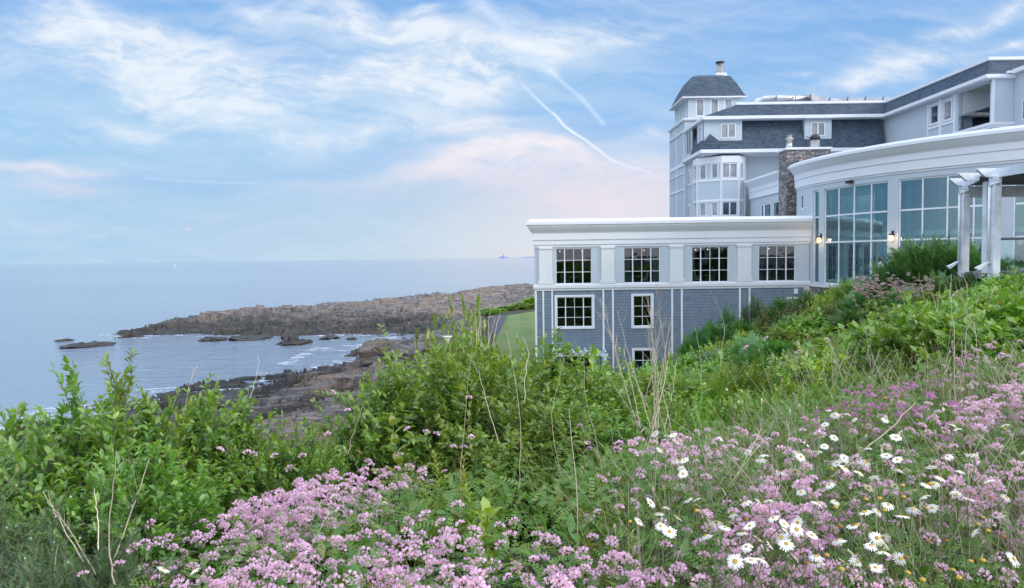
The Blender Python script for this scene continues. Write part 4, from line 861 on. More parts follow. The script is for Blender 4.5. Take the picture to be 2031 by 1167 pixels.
# chairs on the balcony
for yy, lb in ((47.9, 'nearer dark chair behind the balcony glass'), (48.8, 'farther dark chair behind the balcony glass')):
    c_ = empty('balcony_chair', (31.3, yy, 8.05), lb, 'chair', 'chairs on the balcony')
    MB().box(31.05, 31.55, yy - .25, yy + .25, 8.45, 8.50).build('seat', 'black', c_); MB().add([(31.5, yy - .25, 8.5), (31.5, yy + .25, 8.5), (31.68, yy + .25, 8.98), (31.68, yy - .25, 8.98), (31.55, yy - .25, 8.5), (31.55, yy + .25, 8.5), (31.73, yy + .25, 8.98), (31.73, yy - .25, 8.98)], [(0,1,2,3),(7,6,5,4),(0,3,7,4),(1,5,6,2),(2,6,7,3),(0,4,5,1)]).build('backrest', 'black', c_)
    for x in (31.07, 31.5):
        for y in (yy - .23, yy + .2): MB().box(x, x + .035, y, y + .035, 8.05, 8.45).build('leg', 'black', c_)
# roof ducts
dk = empty('roof_duct', (25, 63.5, 12), 'long silver ventilation duct lying along the flat roof behind the white edge', 'duct')
MB().tube([(20.6, 63.2, 12.45), (20.9, 63.2, 12.85), (21.5, 63.2, 13.05), (22.6, 63.2, 13.10), (25.4, 63.2, 13.12)], .27, 14).build('round_duct', 'metal', dk)
MB().add([(25.4, 62.9, 12.85), (26.6, 62.9, 12.62), (33.5, 62.9, 12.60), (33.5, 62.9, 12.98), (26.8, 62.9, 12.98), (25.4, 62.9, 13.4), (25.4, 63.5, 12.85), (26.6, 63.5, 12.62), (33.5, 63.5, 12.60), (33.5, 63.5, 12.98), (26.8, 63.5, 12.98), (25.4, 63.5, 13.4)],
    [(0,1,4,5),(1,2,3,4),(11,10,7,6),(10,9,8,7),(5,4,10,11),(4,3,9,10),(0,6,7,1),(1,7,8,2),(2,8,9,3),(0,5,11,6)]).build('flat_duct', 'metal', dk)
for x in (22.4, 24.0, 25.3, 26.9, 28.4, 29.9, 31.4): MB().box(x, x + .06, 62.8, 62.88, 12.0, 13.28 if x < 26 else 13.1).build('bracket', 'greymetal', dk)
for x in (20.05, 32.9): tag(MB().tube([(x, 63, 12), (x, 63, 12.75 if x < 30 else 13.25)], .09, 8).build('vent_pipe', 'greymetal'), 'short dark vent pipe at the left end of the silver duct' if x < 30 else 'short dark vent pipe at the right end of the silver duct', 'vent pipe')
# ---- hotel tower
tw = empty('hotel_tower', (18, 69, -3), 'square tower with a bell shaped dark shingled roof and a metal flue on top', 'tower')
fT, LT = seg((15.79, 66.2), (20.4, 66.2)); fT2, LT2 = seg((15.79, 71.4), (15.79, 66.2))
hf = [(.72, 1.45), (2.02, 2.72), (3.25, 3.95)]; hs_ = [(.7, 1.3), (1.9, 2.5), (3.1, 3.7), (4.2, 4.7)]
b = MB().wall(fT, 0, LT, 11.9, 13.86, [(a, c, 12.25, 13.78) for a, c in hf], .15); b.wall(fT2, 0, LT2 - .155, 11.9, 13.86, [(a, c, 12.25, 13.78) for a, c in hs_], .15)
b.box(20.2, 20.4, 66.36, 71.4, 11.9, 13.86); b.build('lantern_wall', 'stucco_far', tw)
for a, c in hf: window(tw, fT, a, c, 12.25, 13.78, [], [], 'dull', fw=.07, d=.05)
for a, c in hs_: window(tw, fT2, a, c, 12.25, 13.78, [], [], 'dull', fw=.1, d=.05)
q = MB()
prof = [(2.86, 13.86), (2.86, 13.92), (2.64, 14.15), (2.50, 14.45), (2.16, 15.15), (1.70, 15.92), (1.0, 16.20), (.0, 16.25)]
rr = [[(18.1 - h, 68.8 - h - .05, z), (18.1 + h, 68.8 - h - .05, z), (18.1 + h, 68.8 + h, z), (18.1 - h, 68.8 + h, z)] for h, z in prof]
for A_, B_ in zip(rr[1:-1], rr[2:]):
    for i in range(4): q.add([A_[i], A_[(i+1) % 4], B_[(i+1) % 4], B_[i]], [(0, 1, 2, 3)])
q.build('bell_roof', 'roof', tw)
MB().prism([p_[:2] for p_ in rr[0]], 13.82, 13.93).build('eave', 'trim', tw)
MB().box(18.95, 19.95, 68.6, 69.4, 16.0, 16.62).build('flue_base', 'trim', tw, bevel=.03)
fl_ = MB().lathe((19.42, 69.0, 16.62), [(.40, 0), (.40, .04), (.33, .06), (.33, 1.0)], 18).build('flue', 'steel', tw); MB().lathe((19.42, 69.0, 17.62), [(.42, 0), (.42, .05), (.1, .12)], 18).build('cap', 'black', fl_)
bp = [(15.42, 72), (15.42, 65.9), (21, 65.9)]
fU, LU = seg((15.42, 72), (15.42, 65.9)); fV, LV = seg((15.42, 65.9), (21, 65.9))
b = MB().wall(fU, 0, LU, -3, 11.9, [], .2); b.wall(fV, 0, LV, 8.4, 11.9, [], .2); b.build('lower_wall', 'stucco_far', tw)
c_ = MB().sweep(bp, [(0.001, 11.78), (.10, 11.80), (.16, 11.90), (.16, 12.02), (-.4, 12.06), (-.4, 11.78)]); c_.build('tower_cornice', 'trim', tw)
MB().sweep(bp, [(0.001, 10.82), (.06, 10.82), (.09, 10.90), (.09, 11.0), (0.001, 11.0)]).build('tower_band', 'trim', tw)
tb = MB()
for z0_, z1_ in ((7.9, 8.22), (5.75, 5.92), (7.2, 7.3)): tb.mbox(fU, 0, LU, z0_, z1_, -.05, -.002)
for u in (0, 2.9, 5.95):
    for z0_, z1_ in ((-3, 5.749), (5.921, 7.199), (7.301, 7.899), (8.221, 10.81)): tb.mbox(fU, u, u + .15, z0_, z1_, -.05, -.002)
tb.build('tower_trim', 'trim', tw)
for u in (1.4, 2.2): window(tw, fU, u, u + .5, 11.1, 11.7, [], [], 'dull', fw=.06, d=-.02)
fG, LG = seg((15.5, 65.9), (15.5, 63.4)); MB().wall(fG, 0, LG, 8.4, 10.8, [(.3, 2.2, 8.7, 10.7)], .1).build('balcony_recess', 'stucco_far', tw)
window(tw, fG, .3, 2.2, 8.7, 10.7, [1.2], [], 'dark', fw=.05, d=.04)
# ---- terrace pergola on the right
tp = empty('terrace_pergola', (18, 28, -1), 'white terrace canopy with square posts, slanted beam ends and kicked out downpipes', 'pergola')
def tpost(X, Y):
    b = MB().box(X, X + .26, Y, Y + .32, -1.35, 2.62); b.box(X + .26, X + .275, Y + .02, Y + .05, -1.35, 2.6); b.box(X - .004, X + .03, Y - .015, Y, -1.35, 2.62); o = b.build('post', 'wood', tp, bevel=.012)
    d_ = MB().tube([(X + .1, Y + .02, 2.5), (X + .14, Y - .12, 2.38), (X - .02, Y + .1, 2.34), (X - .07, Y + .16, 2.25)], .045, 8)
    d_.tube([(X - .07, Y + .16, 2.3), (X - .07, Y + .16, -.50)], .05, 4); d_.build('downpipe', 'frame', o)
    MB().add([(X - .02, Y + .10, -.40), (X - .02, Y + .22, -.40), (X - .12, Y + .22, -.40), (X - .12, Y + .10, -.40), (X - .44, Y + .08, -.70), (X - .44, Y + .24, -.70), (X - .52, Y + .24, -.60), (X - .52, Y + .08, -.60)],
        [(0,1,2,3),(7,6,5,4),(0,3,7,4),(1,5,6,2),(3,2,6,7),(0,4,5,1)]).build('pipe_kick', 'frame', o)
def stub(X, Y):
    b = MB(); z0, z1 = 2.60, 2.90
    b.add([(X - .42, Y, z1), (X + .35, Y, z1), (X + .35, Y, z0), (X - .12, Y, z0), (X - .42, Y, z1 - .05), (X - .42, Y + .12, z1), (X + .35, Y + .12, z1), (X + .35, Y + .12, z0), (X - .12, Y + .12, z0), (X - .42, Y + .12, z1 - .05)],
          [(0, 4, 3, 2, 1), (5, 6, 7, 8, 9)] + [(i, (i+1) % 5, (i+1) % 5 + 5, i + 5) for i in range(5)]); b.build('beam_end', 'wood', tp, bevel=.006)
for X, Y in ((17.92, 29.6), (17.05, 27.6), (16.86, 26.2)): stub(X, Y)
tpost(17.98, 29.5)
tpost(16.98, 26.1); MB().box(17.74, 17.98, 27.7, 27.95, -1.3, 2.58).build('post', 'wood', tp)
fs1 = MB()
def slab(xa, ya, xb, yb):
    dx, dy = xb - xa, yb - ya; L = math.hypot(dx, dy); nx, ny = -dy / L * .07, dx / L * .07
    fs1.prism([(xa, ya), (xb, yb), (xb - nx, yb - ny), (xa - nx, ya - ny)], 2.58, 2.90)
slab(18.27, 29.62, 17.42, 27.7); slab(17.21, 26.2, 17.25, 21.0); fs1.build('fascia', 'wood', tp)
rf = MB()
for i in range(26): rf.box(17.32 + max(0, (21.2 + i * .34 - 26.0)) * .28, 23.5, 21.2 + i * .34, 21.27 + i * .34, 2.62, 2.80)
rf.build('slats', 'greymetal', tp); MB().prism([(17.3, 21.0), (23.8, 21.0), (23.8, 29.7), (18.35, 29.7), (17.5, 27.6), (17.3, 26.2)], 2.81, 2.88).build('roof_sheet', 'wood', tp); MB().box(18.2, 24.0, 29.75, 29.9, 2.15, 2.58).build('rear_beam', 'wood', tp)
# glass balustrade
br = empty('glass_balustrade', (19, 26, -.9), 'glass balustrade with a dark round handrail at the edge of the terrace', 'railing')
pa = [(17.35, 26.6), (18.6, 25.8), (20.0, 25.2), (22, 24.8)]
MB().tube([(x, y, .42) for x, y in pa], .045, 8).build('handrail', 'greymetal', br); MB().tube([(x, y, -.75) for x, y in pa], .05, 6).build('base_rail', 'greymetal', br)
for p_, q_ in zip(pa[:-1], pa[1:]):
    fn2, L2 = seg(p_, q_); MB().mbox(fn2, .04, L2 - .04, -.70, .37, -.006, .006).build('glass_panel', 'glass_rail', br)
MB().prism([(17.3, 27.0), (18.6, 26.0), (20, 25.4), (24, 25.0), (27, 33), (21.5, 37.5), (19.2, 33)], -1.05, -.82).build('terrace', 'stone').name = 'terrace_deck'
bpy.data.objects['terrace_deck']['kind'] = 'structure'
person((18.9, 26.6, -.82), 2.6, 'stand', 'shirt2', 'person with dark hair standing behind the glass balustrade at the right edge')
person((20.0, 40.2, -2.1), 2.2, 'stand', 'shirt', 'person in a white shirt standing at the foot of the tall curved windows')
s3 = MB().box(18.05, 18.12, 31.0, 31.07, -.1, .35); 
# ------------------------------------------------------------ plants
def unit(v): return v / np.maximum(1e-9, np.linalg.norm(v, axis=-1, keepdims=True))
def frames(d, roll, up=(0, 0, 1)):
    """rotation matrices whose x axis is d and whose z axis leans towards up, rolled"""
    d = unit(d); u = np.broadcast_to(np.array(up, float), d.shape); y = np.cross(u, d); bad = np.linalg.norm(y, axis=-1) < .05
    y[bad] = np.cross(np.array([1., 0, 0]), d[bad]); y = unit(y); z = np.cross(d, y); c, s = np.cos(roll)[:, None], np.sin(roll)[:, None]
    return np.stack([d, y * c + z * s, z * c - y * s], -1)
def inst(T, pos, R, sc_):
    V, Q, Tr = T; n = len(V); k = len(pos); sc_ = np.asarray(sc_, float)
    if sc_.ndim == 1: sc_ = sc_[:, None]
    P = np.einsum('kij,knj->kni', R, V[None] * sc_[:, None, :]) + pos[:, None]
    off = (np.arange(k) * n)[:, None, None]
    q = (Q[None] + off).reshape(-1, 4); t_ = (Tr[None] + off).reshape(-1, 3) if len(Tr) else np.zeros((0, 3), int)
    return P.reshape(-1, 3), q, t_, n
class Veg:
    def __init__(s): s.V, s.Q, s.T, s.r, s.t, s.n = [], [], [], [], [], 0
    def add(s, T, pos, R, sc_, rnd=None, tip=None):
        if len(pos) == 0: return
        P, q, t_, n = inst(T, pos, R, sc_); k = len(pos); rnd = np.zeros(k) if rnd is None else rnd; tip = np.zeros(k) if tip is None else tip
        s.V.append(P); s.Q.append(q + s.n); s.T.append(t_ + s.n); s.r.append(np.repeat(rnd, n)); s.t.append(np.repeat(tip, n)); s.n += len(P)
    def tubes(s, cv, r0, r1, sides=3, rnd=None, tip=None):
        """cv (N, K, 3) curves"""
        Nn, K, _ = cv.shape; d = np.gradient(cv, axis=1); d = unit(d); a_ = np.cross(d, np.array([.31, .22, .93])); a_ = unit(a_); b_ = np.cross(d, a_)
        rr = (np.asarray(r0).reshape(-1, 1) * (1 - np.linspace(0, 1, K)) + np.asarray(r1).reshape(-1, 1) * np.linspace(0, 1, K))[..., None]
        ring = np.stack([cv + (a_ * math.cos(2*math.pi*k/sides) + b_ * math.sin(2*math.pi*k/sides)) * rr for k in range(sides)], 2)
        idx = np.arange(Nn * K * sides).reshape(Nn, K, sides); nx = np.roll(idx, -1, 2)
        q = np.stack([idx[:, :-1], nx[:, :-1], nx[:, 1:], idx[:, 1:]], -1).reshape(-1, 4)
        s.V.append(ring.reshape(-1, 3)); s.Q.append(q + s.n); s.T.append(np.zeros((0, 3), int)); m = Nn * K * sides
        s.r.append(np.repeat(np.zeros(Nn) + .5 if rnd is None else rnd, K * sides)); s.t.append(np.zeros(m) if tip is None else np.repeat(tip, K * sides)); s.n += m
    def mesh(s, name, mat, parent=None, smooth=False):
        return npmesh(name, np.concatenate(s.V), np.concatenate(s.Q), mat, np.concatenate(s.r), np.concatenate(s.t), np.concatenate(s.T), smooth, parent)
A_ = lambda *p: np.array(p, float)
def leaf_near(w):
    V = A_([0,0,0],[.33,0,-.03],[.68,0,-.07],[1,0,-.16],[.24,w*.85,.05],[.62,w*.9,.02],[.24,-w*.85,.05],[.62,-w*.9,.02]); V[:, 2] *= 1.1
    return V, np.array([[1,2,5,4],[2,1,6,7]]), np.array([[0,1,4],[2,3,5],[1,0,6],[3,2,7]])
def leaf_far(w): return A_([0,0,0],[.45,w,.06],[1,0,-.1],[.45,-w,.06]), np.array([[0,3,2,1]]), np.zeros((0,3), int)
def frond(n, w, L, droop=.25, taper=True):
    V, Q = [], []
    for i in range(n):
        x = (i + .6) / n; z = -droop * x * x; ll = L * (math.sin(math.pi * min(.96, x * .85 + .14)) if taper else 1)
        for sg in (-1, 1):
            k = len(V); ca, sa = math.cos(.95), math.sin(.95) * sg
            V += [(x, 0, z), (x + ll*.45*ca - w*sa*.9*1, ll*.45*sa + w*ca, z+.01), (x + ll*ca, ll*sa, z - .12*ll), (x + ll*.45*ca + w*sa*.9, ll*.45*sa - w*ca, z+.01)]; Q.append([k, k+3, k+2, k+1])
    k = len(V); V += [(1, 0, -droop), (1.08, w, -droop), (1 + L * .6, 0, -droop*1.15), (1.08, -w, -droop)]; Q.append([k, k+3, k+2, k+1])
    k = len(V); V += [(0, .006, 0), (0, -.006, 0), (1, -.004, -droop), (1, .004, -droop)]; Q.append([k, k+1, k+2, k+3])
    return np.array(V, float), np.array(Q), np.zeros((0,3), int)
def curves(base, dirs, L, bend, K, rs, wob=.06):
    """curves from base along dirs, bending by vector bend (N,3) quadratically, with a little wander"""
    tt = np.linspace(0, 1, K)[None, :, None]; w_ = rs.normal(size=(len(base), 3)) * wob; w2 = rs.normal(size=(len(base), 3)) * wob
    return base[:, None] + dirs[:, None] * tt * L[:, None, None] + bend[:, None] * tt ** 2 * L[:, None, None] + (w_[:, None] * np.sin(tt * 3.1) + w2[:, None] * np.sin(tt * 6.2) * .5) * L[:, None, None]
def along(cv, f):
    K = cv.shape[1]; x = f * (K - 1); i = np.minimum(x.astype(int), K - 2); fr = (x - i)[..., None]; ar = np.arange(len(cv))
    if f.ndim == 2:
        ar = ar[:, None]
    p = cv[ar, i] * (1 - fr) + cv[ar, i + 1] * fr; return p, unit(cv[ar, i + 1] - cv[ar, i])
def shrub_mesh(name, lmat, seed, R=1.0, H=1.0, nst=40, ntw=8, pairs=9, ll=.045, lw=.22, twl=.35, T=None, whorl=False, spread=1.0, whips=0, upw=.5, leafv=.25):
    rs = np.random.default_rng(seed); az = rs.random(nst) * 2 * np.pi; rr = np.sqrt(rs.random(nst)); el = np.sqrt(np.clip(1 - rr ** 2 * .85, 0, 1))
    tgt = np.stack([np.cos(az) * rr * R, np.sin(az) * rr * R, H * el * rs.uniform(.72, 1.0, nst)], 1)
    base = np.stack([np.cos(az) * rr * .25 * R, np.sin(az) * rr * .25 * R, np.zeros(nst) - .05], 1)
    d = tgt - base; L = np.linalg.norm(d, axis=1); up = np.zeros_like(d); up[:, 2] = .35; sd_ = curves(base, unit(d) + up, L, -up, 8, rs, .05)
    bark, lv = Veg(), Veg(); bark.tubes(sd_, .011 * R + .004, .003, 4)
    # twigs
    N_ = nst * ntw; par = np.repeat(np.arange(nst), ntw); f = rs.uniform(.38, 1.0, N_); pb, pd = along(sd_[par], f)
    out_ = unit(pb * np.array([1, 1, .9]) + np.array([0, 0, .05])); dd = unit(pd * .5 + out_ * .75 + rs.normal(size=(N_, 3)) * .55 * spread + np.array([0, 0, upw]))
    tl = twl * rs.uniform(.55, 1.25, N_); bend = rs.normal(size=(N_, 3)) * .12 + np.array([0, 0, -.12])
    tw_ = curves(pb, dd, tl, bend, 5, rs, .03)
    if whips:
        wi = rs.choice(N_, whips, replace=False)
    bark.tubes(tw_, .0035, .0012, 3)
    # leaves in opposite pairs
    T = T or leaf_far(lw); np_ = pairs; fs = np.linspace(.12, 1.0, np_)[None] + rs.uniform(-.03, .03, (N_, np_)); fs = np.clip(fs, 0, 1)
    p_, q_ = along(tw_, fs); p_ = p_.reshape(-1, 3); q_ = q_.reshape(-1, 3); tipf = np.repeat(np.linspace(0, 1, np_)[None], N_, 0).ravel()
    turn = np.tile(np.arange(np_) * (np.pi / 2) * .0 + 0, N_) + np.repeat(rs.random(N_) * .8, np_) + np.tile((np.arange(np_) % 2) * .7, N_)
    side = unit(np.cross(q_, np.array([0, 0, 1.]))); upv = np.cross(side, q_)
    for sg in (-1, 1):
        sdv = side * np.cos(turn)[:, None] * sg + upv * np.sin(turn)[:, None] * sg * .55
        ld = unit(q_ * (.45 + .35 * tipf[:, None]) + sdv + rs.normal(size=p_.shape) * .22 + np.array([0, 0, .06]))
        keep = rs.random(len(p_)) > .08; s_ = ll * rs.uniform(1 - leafv, 1 + leafv, len(p_)) * (1.08 - .45 * np.clip(tipf - .7, 0, 1) * 2)
        lv.add(T, p_[keep], frames(ld, rs.normal(size=len(p_)) * .45)[keep], s_[keep], rs.random(len(p_))[keep], (np.clip(tipf * 1.4 - .75, 0, 1) * rs.uniform(.3, 1, len(p_)))[keep])
    return bark, lv
PROTO = {}
def proto(kind, bark, lv, lmat, nm='foliage', barkmat='bark'):
    b_ = bark.mesh('branches', None, None); l_ = lv.mesh(nm, None, None)
    b_.materials.append(M[barkmat]); l_.materials.append(M[lmat]); z = np.concatenate(lv.V); PROTO[kind] = [b_, l_, float(np.percentile(z[:, 2], 99.5)), nm, []]
def plant(kind, name, loc, rz, sx_, sz_, label, cat, group=None):
    b_, l_, H, nm, extra = PROTO[kind]; r = empty(name, loc, label, cat, group); r.rotation_euler = (0, 0, rz); r.scale = (sx_, sx_, sz_)
    for k, me in [(nm, l_), ('branches', b_)] + extra:
        o = bpy.data.objects.new(k, me); C.objects.link(o); o.parent = r
    return r
def plant_to(kind, name, px, py, D, wd, label, cat, group=None, rz=0.0, sink=.0):
    """a plant whose top reaches the sight line (px, py) when it stands D metres away; wd scales its width"""
    p = at(px, py, D); g = g1(p[0], D) - sink; return plant(kind, name, (p[0], D, g), rz, wd, max(.2, (p[2] - g)) / PROTO[kind][2], label, cat, group)
LN = leaf_near(.24)
proto('honey1', *shrub_mesh('h', 'honey', 1, R=.80, H=1.15, nst=64, ntw=12, pairs=10, ll=.047, T=LN, twl=.30, upw=.3), 'honey')
proto('honey2', *shrub_mesh('h', 'honey', 2, R=.85, H=1.05, nst=58, ntw=12, pairs=9, ll=.052, T=leaf_near(.27), twl=.32, upw=.3), 'honey')
proto('sprig', *shrub_mesh('h', 'honey', 3, R=.28, H=1.2, nst=7, ntw=9, pairs=8, ll=.048, T=leaf_near(.26), twl=.20, upw=.8), 'honey')
proto('leafy1', *shrub_mesh('m', 'rose', 4, R=1.2, H=1.3, nst=46, ntw=9, pairs=7, ll=.145, lw=.29, twl=.5), 'rose')
proto('leafy2', *shrub_mesh('m', 'rose', 5, R=1.3, H=1.1, nst=44, ntw=9, pairs=7, ll=.165, lw=.30, twl=.5), 'rose')
proto('lime', *shrub_mesh('m', 'lime', 6, R=1.0, H=1.0, nst=36, ntw=8, pairs=7, ll=.10, lw=.3, twl=.4), 'lime')
proto('olive', *shrub_mesh('m', 'olive', 7, R=1.2, H=1.1, nst=44, ntw=9, pairs=8, ll=.08, lw=.26, twl=.4), 'olive')
FR = frond(7, .052, .30)
proto('sumac', *shrub_mesh('s', 'sumac', 8, R=1.3, H=1.5, nst=30, ntw=5, pairs=4, ll=.50, T=FR, twl=.35, upw=.3), 'sumac')
proto('fern', *shrub_mesh('s', 'rose', 9, R=1.1, H=.9, nst=34, ntw=7, pairs=4, ll=.40, T=frond(10, .028, .22), twl=.3), 'rose')
JT = frond(6, .05, .20, .1)
proto('juniper', *shrub_mesh('j', 'juniper', 10, R=.8, H=.7, nst=80, ntw=14, pairs=10, ll=.060, T=JT, twl=.25, upw=.15), 'juniper')
proto('juniper_far', *shrub_mesh('j', 'juniper', 11, R=1.1, H=1.3, nst=50, ntw=9, pairs=6, ll=.16, T=JT, twl=.4, upw=.25), 'sumac')
rs = np.random.default_rng(77)
# -- near honeysuckle bushes (px, py_top, D, width scale, proto, label)
for px, py, D, wd, k, rz, lb in [
    (905, 690, 4.9, 1.05, 'honey1', .3, 'big bright green honeysuckle bush in the middle, its top just under the lawn'),
    (1075, 700, 5.5, 1.1, 'honey2', 1.6, 'honeysuckle bush in front of the small white pergola and glass door'),
    (790, 745, 4.6, .75, 'honey2', 2.8, 'honeysuckle bush on the left flank of the big middle bush, before the near rocks'),
    (1010, 790, 4.4, .85, 'honey1', 4.0, 'lower honeysuckle bush in front of the big middle bush'),
    (1215, 735, 6.2, 1.05, 'honey1', 5.1, 'honeysuckle bush below the lowest basement window of the shingled wall'),
    (1330, 760, 6.4, .95, 'honey2', .6, 'honeysuckle bush at the right end of the middle thicket, below the shingled wall'),
    (1265, 800, 5.2, .7, 'honey1', 2.1, 'lower honeysuckle bush behind the cluster of feathery dry stalks'),
    (1420, 790, 6.6, .8, 'honey1', 3.3, 'honeysuckle bush where the middle thicket meets the bank'),
    (1150, 800, 4.7, .75, 'honey2', 4.6, 'lower honeysuckle bush under the white pergola'),
    (130, 830, 3.3, .80, 'honey2', .9, 'broad honeysuckle bush at the left edge with large leaves'),
    (305, 800, 3.7, .85, 'honey1', 2.2, 'tall honeysuckle bush left of centre whose shoots stand against the sea'),
    (440, 840, 3.9, .62, 'honey2', 3.4, 'honeysuckle bush in front of the near ledges, right of the tallest left one'),
    (30, 850, 3.9, .85, 'honey1', 4.4, 'honeysuckle bush at the far left edge above the juniper'),
    (555, 870, 3.9, .5, 'honey1', 5.6, 'small honeysuckle bush between the left bushes and the pink flowers'),
    (250, 905, 2.9, .55, 'honey2', 1.9, 'low honeysuckle bush with bright leaves above the dark hollow')]:
    plant_to(k, 'honeysuckle_bush', px, py, D, wd, lb, 'shrub', None, rz)
for px, py, D, wd, lb in [(147, 715, 3.6, .75, 'leafy upright shoot standing against the water, leftmost of the tall shoots'), (292, 703, 3.6, .85, 'tallest leafy shoot on the left, standing against the water'), (225, 760, 3.7, .8, 'leafy shoot between the two tallest left shoots'), (432, 768, 3.8, .6, 'thin leafy shoot crossing the dark near ledge'),
    (484, 800, 3.9, .7, 'yellowish leafy shoot in front of the near ledges'), (55, 815, 3.6, .9, 'leafy shoot at the left edge just under the water'), (905, 662, 5.0, .7, 'leafy shoot at the very top of the big middle bush'), (735, 745, 4.5, .8, 'leafy shoot left of the big middle bush, in front of the boulders'), (1110, 668, 5.3, .7, 'leafy shoot rising in front of the white pergola'), (610, 830, 3.9, .6, 'small leafy shoot above the left end of the pink flowers'), (990, 690, 5.0, .7, 'leafy shoot in front of the lawn')]:
    plant_to('sprig', 'honeysuckle_shoot', px, py, D, wd, lb, 'shrub', None, rs.random() * 6)
# -- juniper, bottom left
plant_to('juniper', 'juniper', 45, 1000, 2.6, .75, 'grey green juniper with pale berries at the lower left edge', 'shrub', None, 1.0)
plant_to('juniper', 'juniper', 120, 1098, 2.15, .5, 'low feathery juniper in the bottom left corner', 'shrub', None, 3.0)
bt = (A_([1,0,0],[0,1,0],[-1,0,0],[0,-1,0],[0,0,1],[0,0,-1]), np.zeros((0,4), int), np.array([[0,1,4],[1,2,4],[2,3,4],[3,0,4],[1,0,5],[2,1,5],[3,2,5],[0,3,5]]))
_z = np.random.default_rng(5); _l = PROTO['juniper'][1]; _c = np.empty(len(_l.vertices) * 3, np.float32); _l.vertices.foreach_get('co', _c); _c = _c.reshape(-1, 3); _c = _c[np.linalg.norm(_c * [1, 1, 1.3], axis=1) > .62]; _c = _c[_z.integers(0, len(_c), 420)]
bv = Veg(); bv.add(bt, _c + [0, 0, .008], frames(_z.normal(size=(420, 3)), _z.random(420)),   .0065 + 0 * _c[:, 0], _z.random(420)); bm_ = bv.mesh('berries', None); bm_.materials.append(plain('pale_blue_berry', (.42, .52, .50), .6)); PROTO['juniper'][4].append(('berries', bm_))
for _o in [o for o in C.objects if o.name.startswith('juniper')]:
    q_ = bpy.data.objects.new('berries', bm_); C.objects.link(q_); q_.parent = _o; q_['kind'] = 'stuff'
# -- planting on the bank in front of the buildings
def proj0(x, y, z): d = y; return CX + F * x / d, 511 - F * z / d
far = [('sumac', 1378, 662, 42, .9), ('sumac', 1405, 640, 42, 1.0), ('juniper_far', 1440, 615, 43, 1.1), ('sumac', 1462, 640, 41, 1.2), ('juniper_far', 1500, 588, 43, 1.2), ('olive', 1530, 612, 41, 1.3), ('sumac', 1560, 596, 42, 1.1), ('olive', 1590, 596, 40, 1.2), ('sumac', 1615, 578, 42, 1.0), ('lime', 1650, 568, 40, 1.4), ('lime', 1625, 590, 38, 1.2),
       ('fern', 1690, 556, 39, 1.5), ('sumac', 1728, 556, 37, 1.2), ('sumac', 1768, 528, 35, 1.1), ('sumac', 1800, 500, 33.5, 1.3), ('sumac', 1832, 477, 32.5, 1.1), ('sumac', 1860, 500, 32, 1.3), ('sumac', 1885, 480, 32, 1.2), ('sumac', 1925, 488, 31.5, 1.3), ('sumac', 1952, 515, 30.5, 1.2), ('sumac', 1900, 545, 29, 1.3), ('sumac', 1940, 552, 28, 1.2),
       ('sumac', 1750, 568, 34, 1.4), ('olive', 1700, 585, 36, 1.4), ('olive', 1670, 605, 36, 1.4), ('olive', 1760, 590, 31, 1.5), ('sumac', 1830, 565, 29, 1.5), ('fern', 1880, 580, 26, 1.4), ('fern', 1940, 578, 24, 1.4), ('leafy1', 1995, 560, 23, 1.2), ('leafy2', 2040, 552, 21, 1.2), ('lime', 2015, 590, 19, 1.0), ('sumac', 2010, 545, 25, 1.0), ('sumac', 1975, 560, 25, .9),
       ('leafy1', 1395, 690, 38, 1.4), ('lime', 1430, 680, 35, 1.3), ('lime', 1475, 665, 34, 1.2), ('leafy2', 1510, 650, 36, 1.4), ('lime', 1545, 655, 32, 1.2), ('leafy1', 1585, 630, 35, 1.3), ('leafy2', 1620, 625, 33, 1.5), ('leafy1', 1680, 630, 30, 1.4), ('leafy2', 1730, 615, 29, 1.4), ('leafy1', 1790, 612, 27, 1.3), ('fern', 1850, 605, 24, 1.4),
       ('sumac', 1350, 700, 38, 1.0), ('leafy1', 1360, 725, 30, 1.2), ('lime', 1345, 760, 14, .55), ('lime', 1400, 745, 20, .8), ('leafy2', 1450, 710, 26, 1.2), ('fern', 1520, 695, 24, 1.2), ('leafy1', 1570, 690, 23, 1.0), ('leafy2', 1640, 675, 24, 1.1), ('leafy1', 1710, 665, 22, 1.1), ('leafy2', 1770, 655, 21, 1.0), ('leafy1', 1830, 645, 19, 1.0), ('fern', 1900, 625, 18, 1.0), ('leafy2', 1960, 615, 16, .9), ('leafy1', 2020, 620, 14, .8),
       ('leafy2', 1310, 748, 12, .6), ('leafy1', 1385, 790, 10, .5), ('leafy2', 1470, 765, 13, .6), ('lime', 1540, 720, 20, .8), ('leafy1', 1600, 745, 13, .6), ('leafy2', 1690, 715, 14, .7), ('leafy1', 1760, 700, 14, .7), ('leafy2', 1850, 685, 12, .55), ('leafy1', 1950, 660, 11, .5), ('lime', 1970, 590, 20, .6),
       ('leafy1', 1270, 745, 9, .6), ('leafy2', 1180, 745, 9, .6)]
kinds = {'sumac': ('sumac', 'sumac', 'dark feathery sumac'), 'juniper_far': ('evergreen_bush', 'shrub', 'dark dense evergreen bush'), 'olive': ('spirea_bush', 'shrub', 'brown green spirea bush'), 'lime': ('yellow_green_bush', 'shrub', 'yellow green bush'), 'fern': ('elder_bush', 'shrub', 'feathery mid green elder bush'), 'leafy1': ('leafy_bush', 'shrub', 'bright green leafy bush'), 'leafy2': ('leafy_bush', 'shrub', 'bright green leafy bush')}
def where(px, py, D):
    r_ = 'against the shingled wall' if px < 1470 and D > 33 else 'below the right end of the white belt course' if px < 1640 and D > 33 else 'at the foot of the tall curved windows' if px < 1820 and D > 28 else 'around the posts of the terrace canopy' if D > 22.5 else 'on the lower bank near the flower meadow' if D < 16 else 'on the middle of the bank'
    return r_
